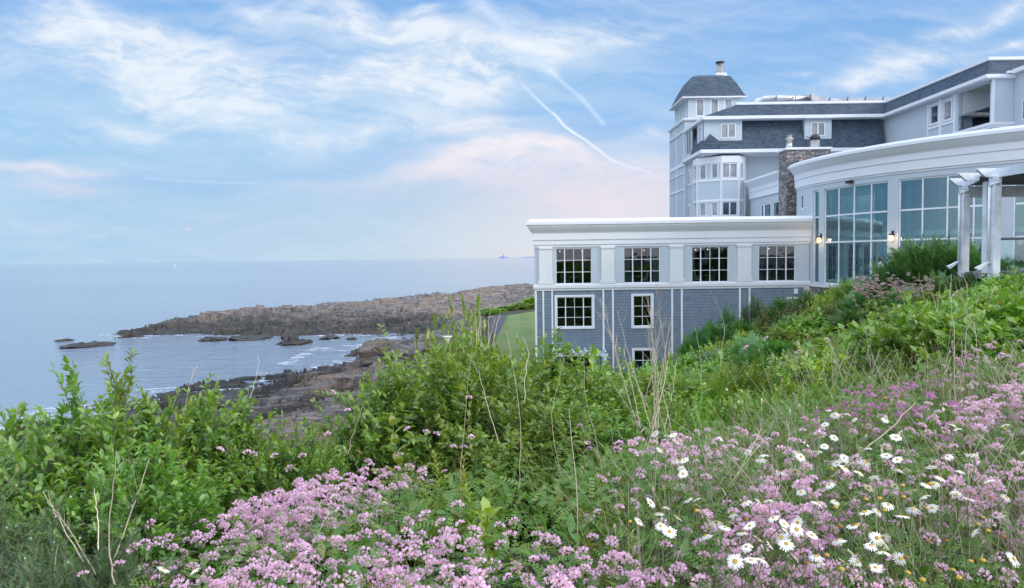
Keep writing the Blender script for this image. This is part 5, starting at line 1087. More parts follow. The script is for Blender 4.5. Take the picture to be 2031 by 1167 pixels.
for k, px, py, D, wd in far:
    wd *= .82; py += rs.normal() * 3; nm, ct, lb = kinds[k]; plant_to(k, nm, px, py, D, wd, lb + ' ' + where(px, py, D), ct, lb.replace(' bush', '') + ' bushes ' + where(px, py, D), rs.random() * 6, 1.1 if D > 25 else .7 if D > 14 else .35)
edgeplants = [(1340, 765, 6.5, .5), (1420, 755, 6.8, .55), (1500, 735, 7.2, .55), (1575, 722, 7.6, .6), (1650, 715, 7.6, .55), (1720, 690, 8, .6), (1790, 672, 8, .6), (1860, 655, 8.5, .6), (1930, 645, 8.5, .5), (2010, 630, 9, .55), (1380, 820, 5.4, .32), (1300, 835, 5, .32), (1455, 800, 5.8, .34), (1540, 790, 6, .32), (1620, 775, 6.2, .36), (1700, 750, 6.5, .36), (1780, 725, 6.6, .36)]
for px, py, D, wd in edgeplants: plant_to('leafy1' if px % 20 else 'fern', 'leafy_bush', px, py, D, wd, 'low leafy bush at the upper edge of the flower meadow', 'shrub', 'low bushes at the upper edge of the meadow', rs.random() * 6, .4)
# more bushes filling the bank (random spots, all of real size)
cnt = 0
while cnt < 90:
    Y = rs.uniform(9, 43); X = rs.uniform(.16 * Y, min(.72 * Y, 19)); g = g1(X, Y); k = rs.choice(['leafy1', 'leafy2', 'leafy1', 'leafy2', 'lime', 'fern', 'sumac'] if X / Y < .5 or Y < 22 else ['sumac', 'fern', 'leafy1', 'olive'])
    if Y > 38.5 and X > 17: continue
    nm, ct, lb = kinds[k]; s_ = rs.uniform(.55, .85) * (.6 if Y < 14 else 1)
    plant(k, nm, (X, Y, g - .45), rs.random() * 6, s_ * 1.05, s_ * 1.25, lb + ' ' + where(1015 + X / Y * F, 0, Y), ct, lb.replace(' bush', '') + ' bushes ' + where(1015 + X / Y * F, 0, Y)); cnt += 1
# denser young bushes between the meadow and the middle of the bank
for _ in range(70):
    Y = 6.2 + 14 * rs.random() ** 1.2; X = Y * rs.uniform(.24, .74); g = g1(X, Y); k = str(rs.choice(['leafy1', 'leafy2', 'leafy1', 'lime', 'fern', 'leafy2'])); nm, ct, lb = kinds[k]; s_ = rs.uniform(.42, .72) * min(1, .45 + Y / 18)
    if proj0(X, Y, g + .75 * s_ * 1.5)[1] > 830: continue
    plant(k, nm, (X, Y, g - .2), rs.random() * 6, s_, s_ * 1.15, 'young ' + lb + ' ' + where(1015 + X / Y * F, 0, Y), ct, 'young ' + lb.replace(' bush', '') + ' bushes ' + where(1015 + X / Y * F, 0, Y))
# bushes on the bank edge by the path and beyond the lawn
for px, py, D, wd in [(1030, 604, 108, 1.9), (1050, 600, 112, 2.2), (1058, 590, 114, 1.6), (1010, 608, 108, 1.8), (985, 612, 106, 1.6), (968, 612, 104, 1.5), (1078, 600, 110, 2.0)]:
    plant_to('leafy1', 'leafy_bush', px, py, D, wd, 'low green bush in the row beyond the far end of the lawn', 'shrub', 'low bushes beyond the lawn', rs.random() * 6, .1)
for px, py, D, wd in [(905, 668, 16, .6), (950, 660, 22, .8), (935, 690, 14, .6), (870, 700, 14, .5), (840, 730, 12, .5)]:
    plant_to('leafy2', 'leafy_bush', px, py, D, wd, 'small bush on the bank edge between the rocks and the path', 'shrub', 'small bushes on the bank edge', rs.random() * 6, .1)
# -- undergrowth: leaves covering the soil of the bank
uv = Veg(); n = 60000; Y = 4.5 + 40.5 * rs.random(n) ** .8; X = rs.uniform(-.25, .95, n) * Y; ok = (X < 21) & ((Y < 46) | (X < 19)); X, Y = X[ok], Y[ok]; n = len(X)
hgt = vnoise(X * .9, Y * .9, 61) * .22 + rs.random(n) * .12; Zg = gz(X, Y)
uv.add(leaf_far(.30), np.stack([X, Y, Zg + hgt], 1), frames(rs.normal(size=(n, 3)) * [1, 1, .5], rs.normal(size=n) * .5), .07 + .004 * Y, rs.random(n), rs.random(n) ** 3 * .7)
tag(uv.mesh('undergrowth', 'rose'), 'low leafy undergrowth covering the bank', kind='stuff')
# ------------------------------------------------------------ flower meadow
def proj(x, y, z):
    cp, sp = math.cos(PITCH), math.sin(PITCH); d = cp * y - sp * z; yy = sp * y + cp * z
    c, s = math.cos(-ROLL), math.sin(-ROLL); return CX + F * (c * x - s * yy) / d, CY - F * (s * x + c * yy) / d
def canopy(px, py, h):
    """world points where sight lines meet the meadow at height h above the soil"""
    px = np.asarray(px, float); py = np.asarray(py, float); r = np.array([ray(a, b) for a, b in zip(px, py)]); r = r / r[:, 1:2]
    D = np.full(len(px), 1.2); hit = np.zeros(len(px), bool)
    for st in np.geomspace(1.2, 40, 160):
        z = r[:, 2] * st; below_ = z < gz(r[:, 0] * st, np.full(len(px), st)) + h; new = below_ & ~hit; D[new] = st; hit |= below_
    return np.stack([r[:, 0] * D, D, gz(r[:, 0] * D, D) + h], 1), hit
rs = np.random.default_rng(99)
lim = np.array([[-400, 1240], [120, 1160], [330, 1050], [430, 1000], [480, 885], [620, 850], [700, 905], [880, 925], [1060, 950], [1180, 905], [1260, 860], [1400, 835], [1560, 810], [1700, 775], [1830, 715], [1950, 680], [2300, 660]])
def inmeadow(X, Y, Z): px, py = proj(X, Y, Z); return (py > np.interp(px, lim[:, 0], lim[:, 1])), px, py
# --- leafy cover of the vetch
n = 52000; Y = 1.2 + 7.5 * rs.random(n) ** .8; X = rs.uniform(-.62, .95, n) * Y; Z = gz(X, Y); m, px, py = inmeadow(X, Y, Z + .36); m |= (Y < 3.0) & (px > -100) & (py > 1020); X, Y, Z, px, py = X[m], Y[m], Z[m], px[m], py[m]; n = len(X)
clump = vnoise(X * 2.3, Y * 2.3, 71) * .16; hh = .04 + rs.random(n) ** .6 * .27 + clump
vl = Veg(); dirs = rs.normal(size=(n, 3)) * [1, 1, .45] + [0, 0, .35]
VF = frond(6, .05, .17, .12, False)
k1 = rs.random(n) < .55
vl.add(VF, np.stack([X, Y, Z + hh], 1)[k1], frames(dirs, rs.normal(size=n) * .4)[k1], rs.uniform(.045, .085, k1.sum()), rs.random(k1.sum()), rs.random(k1.sum()) ** 3)
k2 = ~k1; vl.add(leaf_far(.20), np.stack([X, Y, Z + hh * .8], 1)[k2], frames(dirs, rs.normal(size=n) * .4)[k2], rs.uniform(.03, .085, k2.sum()), rs.random(k2.sum()), rs.random(k2.sum()) ** 3)
tag(vl.mesh('vetch_foliage', 'vetchleaf'), 'low feathery green foliage under the pink flowers', kind='stuff')
# --- grass and thin green stems
n = 9000; Y = 1.5 + 7 * rs.random(n); X = rs.uniform(-.15, .90, n) * Y; Z = gz(X, Y); m, px, py = inmeadow(X, Y, Z + .1); keep = m & (rs.random(n) < np.where(px > 1120, 1, .25) * np.where(Y > 4.8, .12, 1)); X, Y, Z = X[keep], Y[keep], Z[keep]; n = len(X)
L = rs.uniform(.18, .50, n); d = rs.normal(size=(n, 3)) * [.22, .22, 0] + [0, 0, 1]
cv = curves(np.stack([X, Y, Z], 1), d, L, rs.normal(size=(n, 3)) * [.28, .28, .05] - [0, 0, .08], 5, rs, .02)
gr_ = Veg(); gr_.tubes(cv, .0022, .0006, 3, rs.random(n), rs.random(n) ** 3); tag(gr_.mesh('meadow_grass', 'grass'), 'thin grass blades among the meadow flowers', kind='stuff')
n = 2600; Y = 1.8 + 3.6 * rs.random(n); X = rs.uniform(.15, .92, n) * Y; Z = gz(X, Y); m, px, py = inmeadow(X, Y, Z + .2); keep = m & (vnoise(X * 1.5, Y * 1.5, 45) > .42) & (px > 1230); X, Y, Z = X[keep], Y[keep], Z[keep]; n = len(X)
cv = curves(np.stack([X, Y, Z], 1), rs.normal(size=(n, 3)) * [.16, .16, 0] + [0, 0, 1], rs.uniform(.35, .62, n), rs.normal(size=(n, 3)) * [.22, .22, .05] - [0, 0, .05], 5, rs, .02)
gr_ = Veg(); gr_.tubes(cv, .0015, .0006, 3, rs.random(n), rs.random(n)); ft = cv[:, -1][::3]; kf = len(ft); gr_.add(leaf_far(.25), ft, frames(unit((cv[:, -1] - cv[:, -2])[::3]), rs.random(kf) * 3), .022 + 0 * ft[:, 0], rs.random(kf), rs.random(kf))
tag(gr_.mesh('dry_grass', 'straw'), 'straw coloured dry grass stems among the daisies', kind='stuff')
# --- crown vetch heads
def umbel(nf, rsd):
    V, Q, Tt = [], [], []; r_ = np.random.default_rng(rsd)
    for i in range(nf):
        az = i * 2.399 + r_.random() * .4; el = math.acos(1 - (i + .5) / nf * .95); d = np.array([math.cos(az) * math.sin(el), math.sin(az) * math.sin(el), math.cos(el)]); p = d * [.62, .62, .42]
        t1 = unit(np.cross(d, [0, 0, 1.]) + 1e-3); t2 = np.cross(d, t1); ang = r_.random() * 3.14; u = t1 * math.cos(ang) + t2 * math.sin(ang); v = np.cross(d, u)
        k = len(V); V += [p, p + d * .30 + u * .26, p + d * .50 + v * .05, p + d * .30 - u * .26, p + d * .08 + v * .22 + u * .14, p + d * .34 + v * .36, p + d * .08 + v * .22 - u * .14]
        Q += [[k, k+1, k+2, k+3], [k, k+4, k+5, k+6]]
    return np.array(V), np.array(Q), np.zeros((0, 3), int)
UM = [umbel(13, s_) for s_ in range(4)]
fl_ = []
dens_bumps = lambda x, y: vnoise(x * 1.7 + 3, y * 1.7, 81) * .6 + vnoise(x * 5, y * 5, 82) * .4
n = 60000; Y = 1.25 + 7.0 * rs.random(n) ** .85; X = rs.uniform(-.62, .98, n) * Y; Z = gz(X, Y); m, px, py = inmeadow(X, Y, Z + .50)
hole = np.exp(-(((px - 1010) / 95) ** 2 + ((py - 1080) / 110) ** 2)) + .5 * np.exp(-(((px - 1130) / 60) ** 2 + ((py - 1010) / 80) ** 2)) + .6 * np.exp(-(((px - 700) / 40) ** 2 + ((py - 1110) / 40) ** 2)) + .45 * np.exp(-(((px - 1350) / 130) ** 2 + ((py - 960) / 110) ** 2)) + .5 * np.exp(-(((px - 850) / 50) ** 2 + ((py - 1060) / 40) ** 2))
edge_ = np.where(px > 1200, .42 + .58 * sst(py - np.interp(px, lim[:, 0], lim[:, 1]), 0, 120), .28 + .72 * sst(py - np.interp(px, lim[:, 0], lim[:, 1]), 0, 150))
dn = edge_ * np.clip((dens_bumps(X, Y) - .40) * 5.5, .05, 1) * np.clip(1 - hole * .85, .05, 1) * np.where(px < 1200, .74, .95)
keep = m & (rs.random(n) < dn); P = np.stack([X, Y, Z], 1)[keep]; px, py = px[keep], py[keep]; n = len(P)
cl2 = vnoise(P[:, 0] * 2.3, P[:, 1] * 2.3, 71) * .16
P[:, 2] += .15 + cl2 + rs.random(n) ** .7 * .26
mag = (vnoise(P[:, 0] * 1.1 + 7, P[:, 1] * 1.1, 91) > .80) & (px > 1000) & (P[:, 1] < 4.6)
for mx, my, ax, ay in ((1380, 1095, 70, 26), (1640, 985, 60, 24), (1735, 955, 50, 20), (1700, 1075, 70, 22), (1760, 960, 40, 16), (1870, 790, 50, 14), (1680, 830, 45, 12)): mag |= (((px - mx) / ax) ** 2 + ((py - 30 - my) / ay) ** 2 < 1) & (rs.random(n) < .7)
rad_ = rs.uniform(.0140, .0225, n)
# strays high on the bushes
st = np.array([(930, 790, 3.9), (865, 862, 3.6), (845, 858, 3.65), (808, 852, 3.7), (935, 868, 3.5), (650, 862, 3.6), (660, 780, 4.2), (1165, 880, 3.8), (1168, 892, 3.8), (1150, 846, 4.0), (437, 893, 3.3), (490, 898, 3.3), (503, 902, 3.3), (690, 815, 4.0), (900, 888, 3.5), (920, 888, 3.5), (600, 905, 3.2), (545, 905, 3.2), (575, 930, 3.0), (300, 1040, 2.4), (1585, 700, 9), (1520, 672, 10), (1640, 675, 10), (1480, 690, 9), (1700, 690, 9)])
stP = np.array([at(*s_) for s_ in st])
order = np.argsort(np.hypot(P[:, 0], P[:, 1]) / rad_); order = order[(px[order] > -20) & (px[order] < 2060) & (py[order] < 1190)]
near_ = set(order[:275].tolist())
pm = [npmesh('vetch_flower_mesh', U_[0] * [1, 1, 1], U_[1], None, np.repeat(np.linspace(0, 1, len(U_[0]) // 7), 7), np.tile([.9, .2, 0, .2, .6, .1, .6], len(U_[0]) // 7)) for U_ in UM]
pmg = [m_.copy() for m_ in pm]
for m_ in pm: m_.materials.append(M['pink'])
for m_ in pmg: m_.materials.append(M['magenta'])
def flower(p, r_, mg, i, extra=''):
    o = bpy.data.objects.new('vetch_flower', (pmg if mg else pm)[i % 4]); C.objects.link(o); o.location = p; o.scale = (r_ * 1.0,) * 3
    o.rotation_euler = (rs.normal() * .35, rs.normal() * .35, rs.random() * 6)
    tag(o, extra or ('small round magenta vetch flower head in the near meadow' if mg else 'small round pale pink vetch flower head in the near meadow'), 'flower', 'magenta vetch flowers' if mg else ('pink vetch flowers on the bushes' if extra else 'pale pink vetch flowers'))
for i in order[:275]: flower(P[i], rad_[i], bool(mag[i]), int(i))
for i, p_ in enumerate(stP): flower(p_, .019 * (1 if st[i][2] < 6 else 2.0), False, i, 'stray pink vetch flower head standing among the leaves of a bush')
rest = np.array([i for i in range(n) if i not in near_])
for mg, mt, nm in ((False, 'pink', 'pale pink'), (True, 'magenta', 'magenta')):
    v_ = Veg(); sel = rest[mag[rest] == mg]
    for k in range(4):
        s_ = sel[k::4]; kk = len(s_); az = rs.random(kk) * 6.28; dd = rs.normal(size=(kk, 3)) * .3 + np.stack([np.cos(az), np.sin(az), 0 * az], 1)
        U_ = UM[k]; v_.add(U_, P[s_], frames(dd, rs.normal(size=kk) * .3), rad_[s_], rs.random(kk), np.zeros(kk))
    if v_.n:
        tp_ = np.tile([.9, .2, 0, .2, .6, .1, .6], v_.n // 7); v_.t = [tp_]; tag(v_.mesh('vetch_flowers', mt), nm + ' vetch flowers massed over the meadow', kind='stuff')
# distant specks of flowers on the bank
n = 900; Y = rs.uniform(9, 30, n); X = rs.uniform(.25, .75, n) * Y; Z = gz(X, Y) + .9 * np.clip((Y - 5) / 12, .3, 1); px, py = proj(X, Y, Z); k = (py > np.interp(px, [1300, 1500, 1700, 2031], [790, 740, 640, 600])) & (vnoise(X, Y, 12) > .5); X, Y, Z = X[k], Y[k], Z[k]
v_ = Veg(); kk = len(X); v_.add(UM[0], np.stack([X, Y, Z], 1), frames(np.tile([[1., 0, 0]], (kk, 1)), rs.normal(size=kk) * .3), .030 + 0 * X, rs.random(kk)); tag(v_.mesh('bank_flowers', 'pink'), 'specks of pale pink flowers scattered over the bank', kind='stuff')
sp = Veg(); kk = 260; p_, h_ = canopy(rs.uniform(1700, 1880, kk), rs.normal(0, 14, kk) + 575, 1.0); pp = np.array([at(a_, b_, 27.5 + c_) for a_, b_, c_ in zip(rs.uniform(1690, 1850, kk), rs.normal(572, 12, kk), rs.random(kk) * 1.5)])
sp.add(UM[1], pp, frames(np.tile([[1., 0, 0]], (kk, 1)), rs.normal(size=kk) * .3), .07 + 0 * pp[:, 0], rs.random(kk)); tag(sp.mesh('spirea_flowers', 'faded'), 'faded pink flower heads covering the spirea below the canopy posts', kind='stuff')
# --- daisies: petals, disc and stalk, each a thing
def daisy_meshes():
    out = []
    for s_, np_, dr in ((0, 21, -.10), (1, 18, -.35), (2, 24, .05)):
        r_ = np.random.default_rng(s_ + 5); V, Q = [], []
        for i in range(np_):
            a_ = i / np_ * 2 * math.pi + r_.normal() * .05; c, s = math.cos(a_), math.sin(a_); w_ = .105; L_ = 1 + r_.normal() * .07; zt = dr + r_.normal() * .06; k = len(V)
            for rr_, ww, zz in ((.22, .05, .02), (.62, w_, .05 + zt * .4), (L_, w_ * .65, zt)): V += [(c * rr_ - s * ww, s * rr_ + c * ww, zz), (c * rr_ + s * ww, s * rr_ - c * ww, zz)]
            Q += [[k, k+1, k+3, k+2], [k+2, k+3, k+5, k+4]]
        out.append(npmesh('daisy_petals', np.array(V), np.array(Q), None, np.repeat(r_.random(np_), 6), np.repeat(r_.random(np_) ** 4, 6))); out[-1].materials.append(M['whitepetal'])
    return out
DM = daisy_meshes()
def tmpmesh(b, mat):
    o = b.build('tmp', mat); me = o.data; bpy.data.objects.remove(o); return me
disc = tmpmesh(MB().lathe((0, 0, 0), [(.20, -.03), (.31, .02), (.30, .09), (.20, .15), (.06, .16)], 12), 'yellow')
disc2 = tmpmesh(MB().lathe((0, 0, 0), [(.20, -.05), (.34, .03), (.36, .13), (.28, .26), (.10, .32)], 12), 'yellow'); disc3 = disc2.copy(); disc3.materials.clear(); disc3.materials.append(M['browndisc'])
stalks = []
for i in range(4):
    r_ = np.random.default_rng(i); v_ = Veg(); v_.tubes(curves(A_([0, 0, 0]), A_([0, 0, -1]), np.array([.30]), r_.normal(size=(1, 3)) * [.25, .25, 0], 7, r_, .03), .0013, .0016, 4); me = v_.mesh('stalk', None); me.materials.append(M['stemgreen']); stalks.append(me)
spots = [(1753, 1108, 1), (1722, 972, 0), (1775, 968, 0), (1811, 980, 0), (1832, 992, 0), (1893, 990, 0), (1742, 1015, 1), (1717, 1028, 0), (1790, 1033, 0), (1810, 1015, 2), (1658, 1010, 3), (1745, 990, 3), (1657, 1004, 0), (1534, 1032, 0), (1487, 1047, 0), (1582, 1040, 0), (1580, 1060, 0), (1610, 1066, 0), (1668, 1076, 0), (1503, 1081, 0), (1526, 1084, 0), (1560, 1092, 0),
    (1449, 1073, 0), (1480, 1096, 0), (1458, 1114, 0), (1490, 1124, 0), (1513, 1123, 0), (1619, 1109, 0), (1640, 1113, 3), (1697, 1122, 0), (1722, 1132, 4), (1754, 1087, 0), (1798, 1122, 4), (1800, 1138, 3), (1925, 1120, 3), (1949, 1123, 3), (1890, 1136, 3), (1902, 1150, 3), (1862, 1146, 4), (1830, 1152, 3), (1960, 1068, 3), (1940, 1047, 3), (1990, 1078, 4), (1877, 1082, 4), (1840, 1088, 4), (1838, 1010, 3), (1845, 962, 3), (1790, 975, 3), (1700, 1045, 3), (1692, 1050, 4), (1550, 1070, 2),
    (1583, 900, 0), (1600, 888, 0), (1635, 893, 0), (1660, 921, 0), (1675, 938, 0), (1690, 920, 0), (1715, 925, 0), (1577, 943, 0), (1570, 938, 0), (1758, 912, 0), (1780, 918, 0), (1755, 895, 0), (1710, 895, 0), (1848, 938, 0), (1866, 948, 2), (1798, 940, 2), (1880, 908, 2), (1905, 942, 0), (1960, 955, 0), (1340, 922, 0), (1355, 945, 0), (1322, 1010, 0), (1345, 1030, 0), (1308, 1027, 0), (1328, 1055, 0), (1380, 1012, 0), (1365, 1000, 0), (1275, 855, 0), (1300, 862, 0), (1322, 870, 0), (1290, 880, 0), (1310, 895, 0), (1335, 868, 0), (1342, 880, 0),
    (1268, 1035, 0), (1250, 1047, 3), (1290, 1003, 0), (1310, 1052, 0), (325, 1138, 0), (385, 1142, 2), (760, 990, 0), (762, 998, 0), (1420, 1040, 0), (1438, 1050, 0), (1400, 1075, 0), (1930, 1062, 0), (1985, 1030, 0), (2010, 1122, 0), (1505, 1000, 2), (1525, 996, 2), (1480, 997, 2), (1555, 1045, 0)]
DL = ['white daisy with a full yellow disc', 'largest open white daisy', 'half wilted daisy with thin petals', 'bare yellow daisy disc without petals', 'brown spent daisy disc']
def region(px, py):
    return ('among the vetch at the bottom left' if px < 700 else 'in the left half of the meadow' if px < 1200 else 'left of the daisy patch' if px < 1440 else 'low in the daisy patch' if py > 1050 else 'in mid daisy patch' if py > 950 else 'along the top of the daisy patch') if px < 1880 else 'near the right edge of the meadow'
def daisy(px, py, t_, h=.52, r_=None, D=None):
    p_, hit = canopy([px], [py], h); p = p_[0] if D is None else np.array(at(px, py, D)); kk = 1.0
    root = empty('daisy', tuple(p), DL[t_] + ' ' + region(px, py), 'daisy', 'daisies ' + region(px, py) + ', ' + ('open' if t_ < 2 else 'wilted' if t_ == 2 else 'without petals'))
    s_ = (.0205 if t_ != 1 else .0225) if r_ is None else r_; s_ *= rs.uniform(.60, .9)
    root.rotation_euler = (rs.normal() * .25 + .42 - .1 * p[1] / 4, rs.normal() * .35, rs.random() * 6.28) if t_ < 3 else (rs.normal() * .15, rs.normal() * .15, 0)
    if t_ < 3:
        o = bpy.data.objects.new('petals', DM[1 if t_ == 2 else int(rs.integers(0, 3))]); C.objects.link(o); o.parent = root; o.scale = (s_,) * 3
    o = bpy.data.objects.new('disc', disc if t_ < 3 else disc2 if t_ == 3 else disc3); C.objects.link(o); o.parent = root; o.scale = (s_,) * 3
    o = bpy.data.objects.new('stalk', stalks[int(rs.integers(0, 4))]); C.objects.link(o); o.parent = root
for px, py, t_ in spots: daisy(px, py, t_)
for _ in range(115):
    px = rs.uniform(1350, 2040); py = rs.uniform(770, 1150)
    if py < np.interp(px, lim[:, 0], lim[:, 1]) + 15 or abs(px - 1680) / 420 + abs(py - 930) / 260 > 1.05: continue
    daisy(px, py, int(rs.choice([0, 0, 0, 0, 2, 2, 2, 4, 3])), .52)
# --- goldenrod and green upright stems
def goldenrod(px, py, D, H, lb, mat='lime', sc_=1.0):
    p = at(px, py, D); v_ = Veg(); r_ = np.random.default_rng(int(px)); c_ = curves(A_([0, 0, -H]).reshape(1, 3), A_([0, 0, 1]).reshape(1, 3), np.array([H]), r_.normal(size=(1, 3)) * [.06, .06, 0], 9, r_, .015)
    v_.tubes(c_, .003, .0012, 4, tip=np.array([.2])); k = int(70 * H / .4); f = np.linspace(.15, 1, k); q_, d_ = along(np.repeat(c_, k, 0), f); a_ = np.arange(k) * 2.4
    dd = np.stack([np.cos(a_), np.sin(a_), .9 + 0 * a_], 1); v_.add(leaf_far(.13), q_, frames(dd, a_ * 0), .07 * sc_ * (1.1 - f * .75), r_.random(k), np.clip(f * 1.5 - .4, 0, 1))
    root = empty('goldenrod', (p[0], D, p[2] - H), lb, 'plant', 'upright green stems in the meadow'); me = v_.mesh('stem', mat, None); me.parent = root; me.location = (0, 0, H)
for px, py, D, H, lb in [(908, 905, 2.9, .42, 'yellow green goldenrod stem, tallest of the bright group in the middle of the pink flowers'), (870, 908, 2.95, .4, 'yellow green goldenrod stem at the left of the bright group in the pink flowers'), (925, 935, 2.8, .36, 'short goldenrod stem right of the tallest bright one'), (855, 955, 2.8, .3, 'small goldenrod stem leftmost of the bright group'), (940, 965, 2.7, .32, 'small goldenrod stem low at the right of the bright group'),
    (985, 960, 2.8, .3, 'lone goldenrod stem right of the bright group'), (1195, 935, 3.0, .38, 'goldenrod stem with a bent tip below the big middle bush'), (1165, 1010, 2.6, .32, 'goldenrod stem beside the pale stalk below the middle bush'), (1245, 1070, 2.2, .42, 'leafy green goldenrod stem at the bottom, right of centre'), (1215, 1085, 2.2, .35, 'leafy goldenrod stem at the bottom, left of the tallest one there'), (1560, 868, 4.5, .35, 'yellow goldenrod tuft above the daisies'), (1637, 878, 4.4, .3, 'small yellow goldenrod tuft right above the first daisies'), (1400, 745, 7.5, .7, 'tall leafy goldenrod on the lower bank'), (1790, 690, 8, .8, 'tall leafy goldenrod in the dark hollow of the bank'), (1765, 705, 8, .7, 'leafy goldenrod beside the tall one in the dark hollow')]: goldenrod(px, py, D, H, lb)
# --- milkweed shoot in front of the bush and thistle leaves
def shoot(px, py, D, H, ll, lb):
    p = at(px, py, D); v_, w_ = Veg(), Veg(); r_ = np.random.default_rng(int(px * 3)); c_ = curves(A_([0, 0, 0]).reshape(1, 3), A_([0, 0, 1]).reshape(1, 3), np.array([H]), r_.normal(size=(1, 3)) * [.1, .1, 0], 9, r_, .02)
    w_.tubes(c_, .004, .002, 5); k = 10; f = np.linspace(.3, 1, k); q_, d_ = along(np.repeat(c_, k, 0), f); a_ = np.arange(k) * 1.57 + .3
    for s_ in (0, math.pi): v_.add(leaf_near(.26), q_, frames(np.stack([np.cos(a_ + s_), np.sin(a_ + s_), .35 + f * .8], 1), a_ * 0), ll * (1.1 - .4 * f), r_.random(k), .3 + .6 * f)
    root = empty('milkweed', (p[0], D, p[2] - H), lb, 'plant'); a = v_.mesh('leaves', 'rose', None); a.parent = root; b = w_.mesh('stem', 'stemgreen', None); b.parent = root
shoot(775, 845, 3.0, .55, .085, 'pale green milkweed shoot with broad leaves above the pink flowers'); shoot(960, 1020, 2.4, .3, .10, 'broad dark leaves rising in the gap between the pink flowers'); shoot(1410, 1010, 2.7, .35, .09, 'broad leaved green shoot left of the daisy patch')
# --- dry stalks
dm = M['straw']
def dry(pts, D0, D1, r0, lb, branches=0, seed=0):
    """a dead stalk through photo points pts, base first, at depths D0..D1"""
    n = len(pts); P_ = np.array([at(p_[0], p_[1], D0 + (D1 - D0) * i / (n - 1)) for i, p_ in enumerate(pts)])
    tt = np.linspace(0, 1, 14); cv = np.stack([np.interp(tt, np.linspace(0, 1, n), P_[:, i]) for i in range(3)], 1)
    for _ in range(2): cv[1:-1] = cv[1:-1] * .5 + (cv[:-2] + cv[2:]) * .25
    r_ = np.random.default_rng(seed); cv[1:-1] += r_.normal(size=(12, 3)) * .0005 * D0; v_ = Veg(); v_.tubes(cv[None] - P_[0], r0, r0 * .35, 5, np.array([r_.random()]), np.array([r_.random()]))
    if branches:
        f = r_.uniform(.45, .97, branches); q_, d_ = along(np.repeat(cv[None] - P_[0], branches, 0), f); L = r_.uniform(.12, .34, branches) * np.linalg.norm(P_[-1] - P_[0]) * .55
        dd = unit(d_ + r_.normal(size=(branches, 3)) * .45 + [0, 0, .2]); c2 = curves(q_, dd, L, r_.normal(size=(branches, 3)) * .1 + [0, 0, .15], 6, r_, .04); v_.tubes(c2, r0 * .5, r0 * .2, 3, r_.random(branches), r_.random(branches))
    root = v_.mesh('dry_stalk', 'straw'); root.location = tuple(P_[0]); tag(root, lb, 'dry stalk', 'pale dry stalks in front of the bushes')
